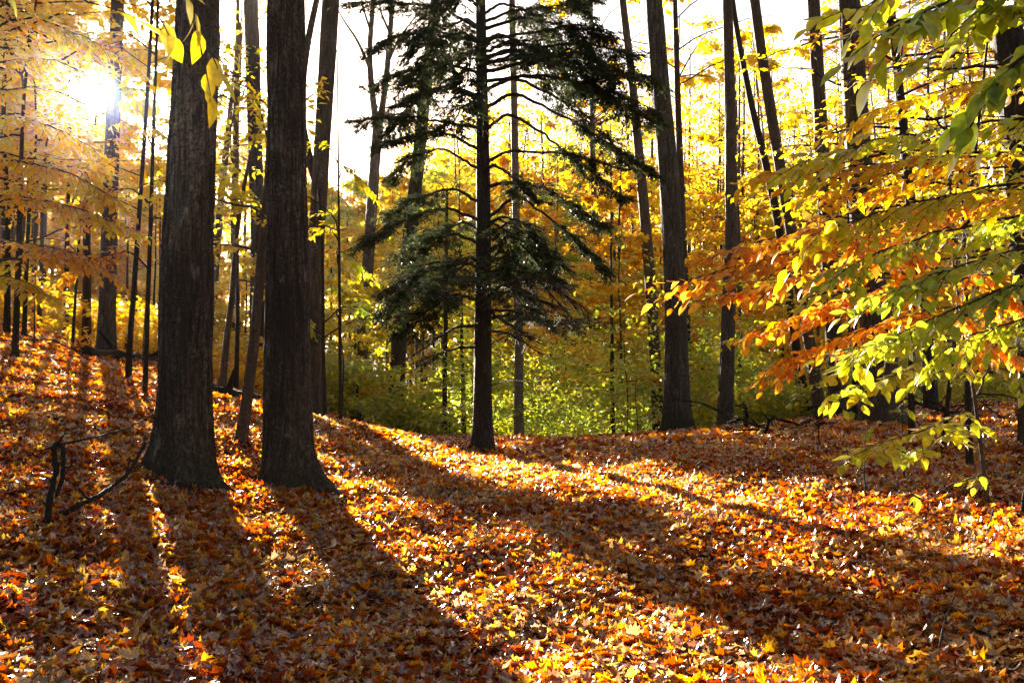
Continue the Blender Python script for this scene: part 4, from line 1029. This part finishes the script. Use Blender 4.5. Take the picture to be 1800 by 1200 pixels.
# left understory: layered golden sprays under the sun
bough_tree('maple_tree', 'young maple with golden sprays glowing below the sun at the left edge', stem(-60, 11, 6.5, (.02, 0)), .05, [
    ([(0, 40, 11), (60, 30, 10.8), (140, 60, 10.6), (210, 100, 10.5)], 26, .6, 9),
    ([(0, 110, 11.5), (60, 100, 11.5), (110, 110, 11.3), (150, 130, 11.2)], 20, .5, 9, YY),
    ([(0, 200, 11), (50, 210, 10.8), (110, 230, 10.6), (160, 260, 10.5)], 24, .5, 9),
    ([(0, 280, 10.6), (70, 290, 10.2), (140, 310, 10), (200, 350, 9.8)], 26, .5, 9),
    ([(0, 350, 11), (70, 350, 11), (150, 370, 10.8), (230, 400, 10.6)], 28, .6, 9, YY),
    ([(0, 420, 11), (60, 430, 10.8), (120, 440, 10.6), (180, 470, 10.5)], 22, .5, 9, GO),
    ([(0, 480, 9), (30, 490, 8.8), (60, 500, 8.6), (80, 520, 8.5)], 10, .3, 7, YY),
    ([(0, 160, 12.5), (80, 150, 12.8), (160, 190, 13), (230, 220, 13.2)], 22, .6, 9),
], .10, LEAF_GOLD, tmpl=BEECH_MID, dens=1.6)
bough_tree('maple_tree', 'young maple with gold sprays between the sun and the thickest trunk', stem(255, 14.5, 7.5, (.01, 0)), .035, [
    ([(230, 60, 14.4), (180, 50, 14.2), (120, 70, 14.0)], 14, .5, 9), ([(280, 50, 14.5), (330, 60, 14.8), (370, 90, 15)], 12, .5, 9),
    ([(230, 330, 14.4), (180, 340, 14.2), (140, 360, 14)], 14, .5, 9, YY), ([(270, 380, 14.4), (300, 390, 14.6), (340, 410, 15)], 12, .5, 9),
    ([(230, 440, 14.4), (180, 450, 14), (120, 480, 13.8)], 16, .5, 9, GO), ([(250, 220, 14.4), (280, 230, 14.4), (310, 250, 14.6)], 8, .4, 9),
], .11, LEAF_YELLOW, tmpl=BEECH_MID)
bough_tree('maple_tree', 'young maple with yellow sprays in front of the dark trunk beside the twin trunks', stem(600, 17, 6.0, (-.02, 0)), .03, [
    ([(580, 260, 17.0), (550, 250, 16.8), (520, 280, 16.6)], 12, .45, 8), ([(600, 290, 17.0), (620, 300, 17.0), (650, 330, 17.0)], 10, .4, 8),
    ([(580, 400, 17.0), (555, 400, 16.8), (530, 420, 16.7)], 10, .4, 8), ([(590, 380, 16.0), (480, 300, 15.8), (450, 180, 15.6)], 12, .35, 8),
    ([(590, 440, 17.0), (620, 450, 17.0), (650, 480, 17.0)], 10, .4, 8, GG), ([(590, 540, 17.0), (630, 540, 17.0), (690, 570, 17.0)], 14, .4, 8, LEAF_GREEN),
], .11, LEAF_YELLOW, tmpl=BEECH_MID)

# ---------------------------------------------------------------- fallen wood
def fallen(name, label, cat, pix, r0, r1, bark=BARK_ROT, side=(), lift=None, n=22, sides=8, group=None):
    """pix: ground pixels, optional third value lifts the point off the ground"""
    pts = []
    for p in pix:
        q = hit(p[0], p[1]) if len(p) < 4 else at(p[0], p[1], p[3])
        if len(p) == 3: q = at(p[0], p[1], hit(p[0], p[2])[1])
        pts.append(q)
    B, uB = poly(pts, n); B[:, 2] += r0 * .35 + .02
    B[1:-1] += rng.normal(0, .004 + r0 * .15, (n - 2, 3)) * min(1, np.linalg.norm(B[1] - B[0]) / .12)
    o = tag(link(name, None) if False else bpy.data.objects.new(name, None), label, cat, group)
    g = Geo(); L0 = B[0].copy()
    Bc = np.vstack([B[0], B[0], B, B[-1], B[-1]]); Bc[0] += (B[0] - B[1]) * .08; Bc[1] += (B[0] - B[1]) * .06; Bc[-1] += (B[-1] - B[-2]) * .08; Bc[-2] += (B[-1] - B[-2]) * .06
    rc = np.interp(uB, [0, 1], [r0, r1]) * (1 + .12 * rng.normal(0, 1, n)); rc = np.concatenate([[.001, rc[0] * .7], rc, [rc[-1] * .7, .001]])
    g.tube(Bc - L0, rc, sides, rough=.12)
    for frac, vec, L_ in side:
        s0 = np.array([np.interp(frac, uB, B[:, k]) for k in range(3)]); e = s0 + np.array(vec) * L_
        m_ = (s0 + e) / 2 + rng.normal(0, .05 * L_, 3)
        rr = np.interp(frac, [0, 1], [r0, r1]) * .6
        g.tube(np.array([s0, m_, e]) - L0, np.array([rr, rr * .7, rr * .3]), 5)
    bpy.data.objects.remove(o)
    ob = link(name, g.mesh(name, bark), None, tuple(L0))
    return tag(ob, label, cat, group)
fallen('fallen_log', 'rotting log lying on the left bank behind the thickest trunk', 'log', [(150, 628), (200, 636), (262, 640), (300, 645)], .13, .09,
       side=[(.2, (-.5, .1, .6), .8), (.5, (.3, -.2, .8), .7), (.7, (.6, 0, .5), 1.0)])
fallen('fallen_log', 'dark log lying between the thick foreground trunks', 'log', [(352, 690), (395, 700), (450, 712)], .12, .10, side=[(.4, (.2, -.1, .7), .6)])
fallen('fallen_branch', 'short broken dark branch lying alone on the left bank', 'branch', [(88, 640), (105, 660), (128, 680)], .05, .04)
fallen('fallen_branch', 'dark bough lying at the foot of the thickest trunk', 'branch', [(262, 858), (310, 868), (368, 872)], .055, .045, n=14)
fallen('fallen_branch', 'long dark curved branch rising to the right in the left foreground', 'branch', [(88, 918), (130, 900, 925), (190, 868, 915), (232, 830, 905), (255, 785, 900)], .020, .012,
       side=[(.55, (.4, .1, .35), .3), (.3, (-.5, .2, .5), .22), (.7, (.1, .2, .8), .2), (.15, (.5, -.2, .3), .25), (.85, (-.5, 0, .4), .15)])
fallen('dead_sapling', 'broken dark forked stub standing in the left foreground', 'stub', [(82, 935), (88, 880, 935), (100, 830, 935), (92, 790, 935), (104, 782, 935), (112, 800, 935), (110, 850, 935), (98, 880, 935)], .022, .013, n=40, side=[(.3, (-.7, .1, .4), .12), (.55, (.5, .1, .7), .14), (.8, (.8, 0, .2), .1)])
fallen('fallen_branch', 'thin grey stick leaning over the leaves toward the forked stub', 'branch', [(30, 810), (90, 790, 815), (150, 775, 810), (215, 762, 800), (270, 730, 780)], .012, .006)
fallen('fallen_branch', 'long thin twig crossing the shadow below the thickest trunk', 'branch', [(200, 915), (270, 925), (350, 945), (430, 965), (480, 985), (520, 1020), (560, 1015)], .012, .006,
       side=[(.8, (-.1, -.2, .1), .3)], sides=5, bark=BARK_FAR)
fallen('fallen_branch', 'thin forked twig arching at the lower left corner', 'branch', [(0, 972), (60, 985), (110, 1010), (140, 1040), (150, 1045), (200, 1075), (270, 1080), (340, 1060)], .010, .005,
       side=[(.42, (.12, .1, .8), .22), (.5, (-.8, -.1, .25), .5)], sides=5, bark=BARK_FAR, n=40)
fallen('fallen_branch', 'grey twig lying in the lower right shadow at the edge', 'branch', [(1650, 948), (1700, 935), (1750, 925), (1830, 905)], .028, .036, side=[(.6, (-.1, -.1, .5), .2), (.85, (.1, .1, .8), .25)])
fallen('fallen_branch', 'pale bare twig lying in the sunny strip beside the bent sapling', 'branch', [(1615, 888), (1650, 878), (1690, 884), (1730, 890)], .009, .005, bark=BARK_PALE, sides=5)
fallen('fallen_branch', 'thin upright twig sticking out of the leaves at the lower right', 'branch', [(1648, 1160), (1660, 1100, 1160), (1684, 1040, 1160)], .006, .003, bark=BARK_FAR, sides=5)
fallen('dead_sapling', 'tiny dark stub sticking up in the middle of the leaf carpet', 'stub', [(1108, 1035), (1105, 1010, 1035), (1100, 985, 1035)], .012, .004, side=[(.5, (-.5, -.1, .2), .15), (.3, (.5, 0, .3), .12)], sides=5)
fallen('fallen_branch', 'short dark stick on the leaves left of the center shadow band', 'branch', [(945, 915), (965, 908), (985, 900)], .02, .012, sides=5)
# brush piles: loose dead branches, each a thing
def brush(where, px0, px1, py, n, Lr, group):
    xs_ = np.sort(rng.uniform(px0, px1, n))
    for i in range(n):
        b = hit(xs_[i], py + rng.uniform(-6, 6)); a = rng.uniform(0, 6.28); L_ = rng.uniform(*Lr)
        v = np.array([math.cos(a), math.sin(a) * .5, rng.uniform(.0, .34)]); v /= np.linalg.norm(v)
        e = b + v * L_; m_ = (b + e) / 2 + rng.normal(0, .09 * L_, 3); m_[2] = max(m_[2], b[2] + .02)
        g = Geo(); B, uB = poly([b, m_, e], 12); B[1:] += rng.normal(0, .012, (11, 3)); r0 = rng.uniform(.010, .045)
        g.tube(B - b, np.linspace(r0, .006, 12) * rng.uniform(.8, 1.2, 12), 6, rough=.1)
        for _ in range(4):
            q = rng.integers(3, 11); e2 = B[q] + (v + rng.normal(0, .6, 3)) * L_ * .2
            g.sticks((B[q] - b)[None], (e2 - b)[None], r0 * .4, .003, 4)
        tag(link('dead_branch', g.mesh('dead_branch', BARK_ROT), None, tuple(b)), '%s dead branch from left in the %s' % (ORD[i], where), 'branch', group)
brush('brush pile between leaning trunks', 610, 760, 748, 13, (.6, 1.6), 'brush pile between the leaning trunks')
brush('dark brush on the right crest', 1290, 1480, 758, 18, (.5, 1.6), 'brush on the right crest')
brush('tangle beside the fallen log', 150, 300, 640, 10, (.5, 1.5), 'sticks beside the fallen log')
brush('dark tangle behind the bent sapling', 1560, 1800, 735, 14, (.6, 2.0), 'tangle behind the bent sapling')

# leaves drifted against the trunk feet
for bx, by, br in BASES:
    if by > 23: continue
    nn = int(260 * (br / .27)) + 40
    an = rng.uniform(0, 2 * np.pi, nn); q_ = br * (1.15 + .2 * np.abs(rng.normal(0, 1, nn))) + np.abs(rng.normal(0, .12, nn))
    add_litter(MAPLE_HI if by < 13 else MAPLE_LO, bx + np.cos(an) * q_, by + np.sin(an) * q_, .07, .12, .05, .7)
me = make_mesh('leaf_litter', np.concatenate(litV), np.concatenate(litT), LITTER, rnd=np.concatenate(litR))
tag(link('leaf_litter', me), 'fallen maple leaves in orange, yellow and red covering the forest floor', 'leaf litter', kind='stuff')
del litV, litT, litR


# ---------------------------------------------------------------- the hazy air of a low-sun morning
HAZE_DENSITY, HAZE_G = .00009, .95
X0, X1, Y0, Y1, Z0, Z1 = -90, 90, -32, 140, -4, 60
V = np.array([(x, y, z) for z in (Z0, Z1) for y in (Y0, Y1) for x in (X0, X1)], float)
Q = np.array([(0, 2, 3, 1), (4, 5, 7, 6), (0, 1, 5, 4), (2, 6, 7, 3), (0, 4, 6, 2), (1, 3, 7, 5)])
hm, ht = new_mat('haze_air')
pv = N_(ht, 'ShaderNodeVolumePrincipled'); pv.inputs['Density'].default_value = HAZE_DENSITY; pv.inputs['Anisotropy'].default_value = HAZE_G
pv.inputs['Color'].default_value = (1, .96, .9, 1)
ho = N_(ht, 'ShaderNodeOutputMaterial'); ht.links.new(pv.outputs[0], ho.inputs['Volume'])
tag(link('haze', make_mesh('haze', V, Q, hm)), kind='stuff')
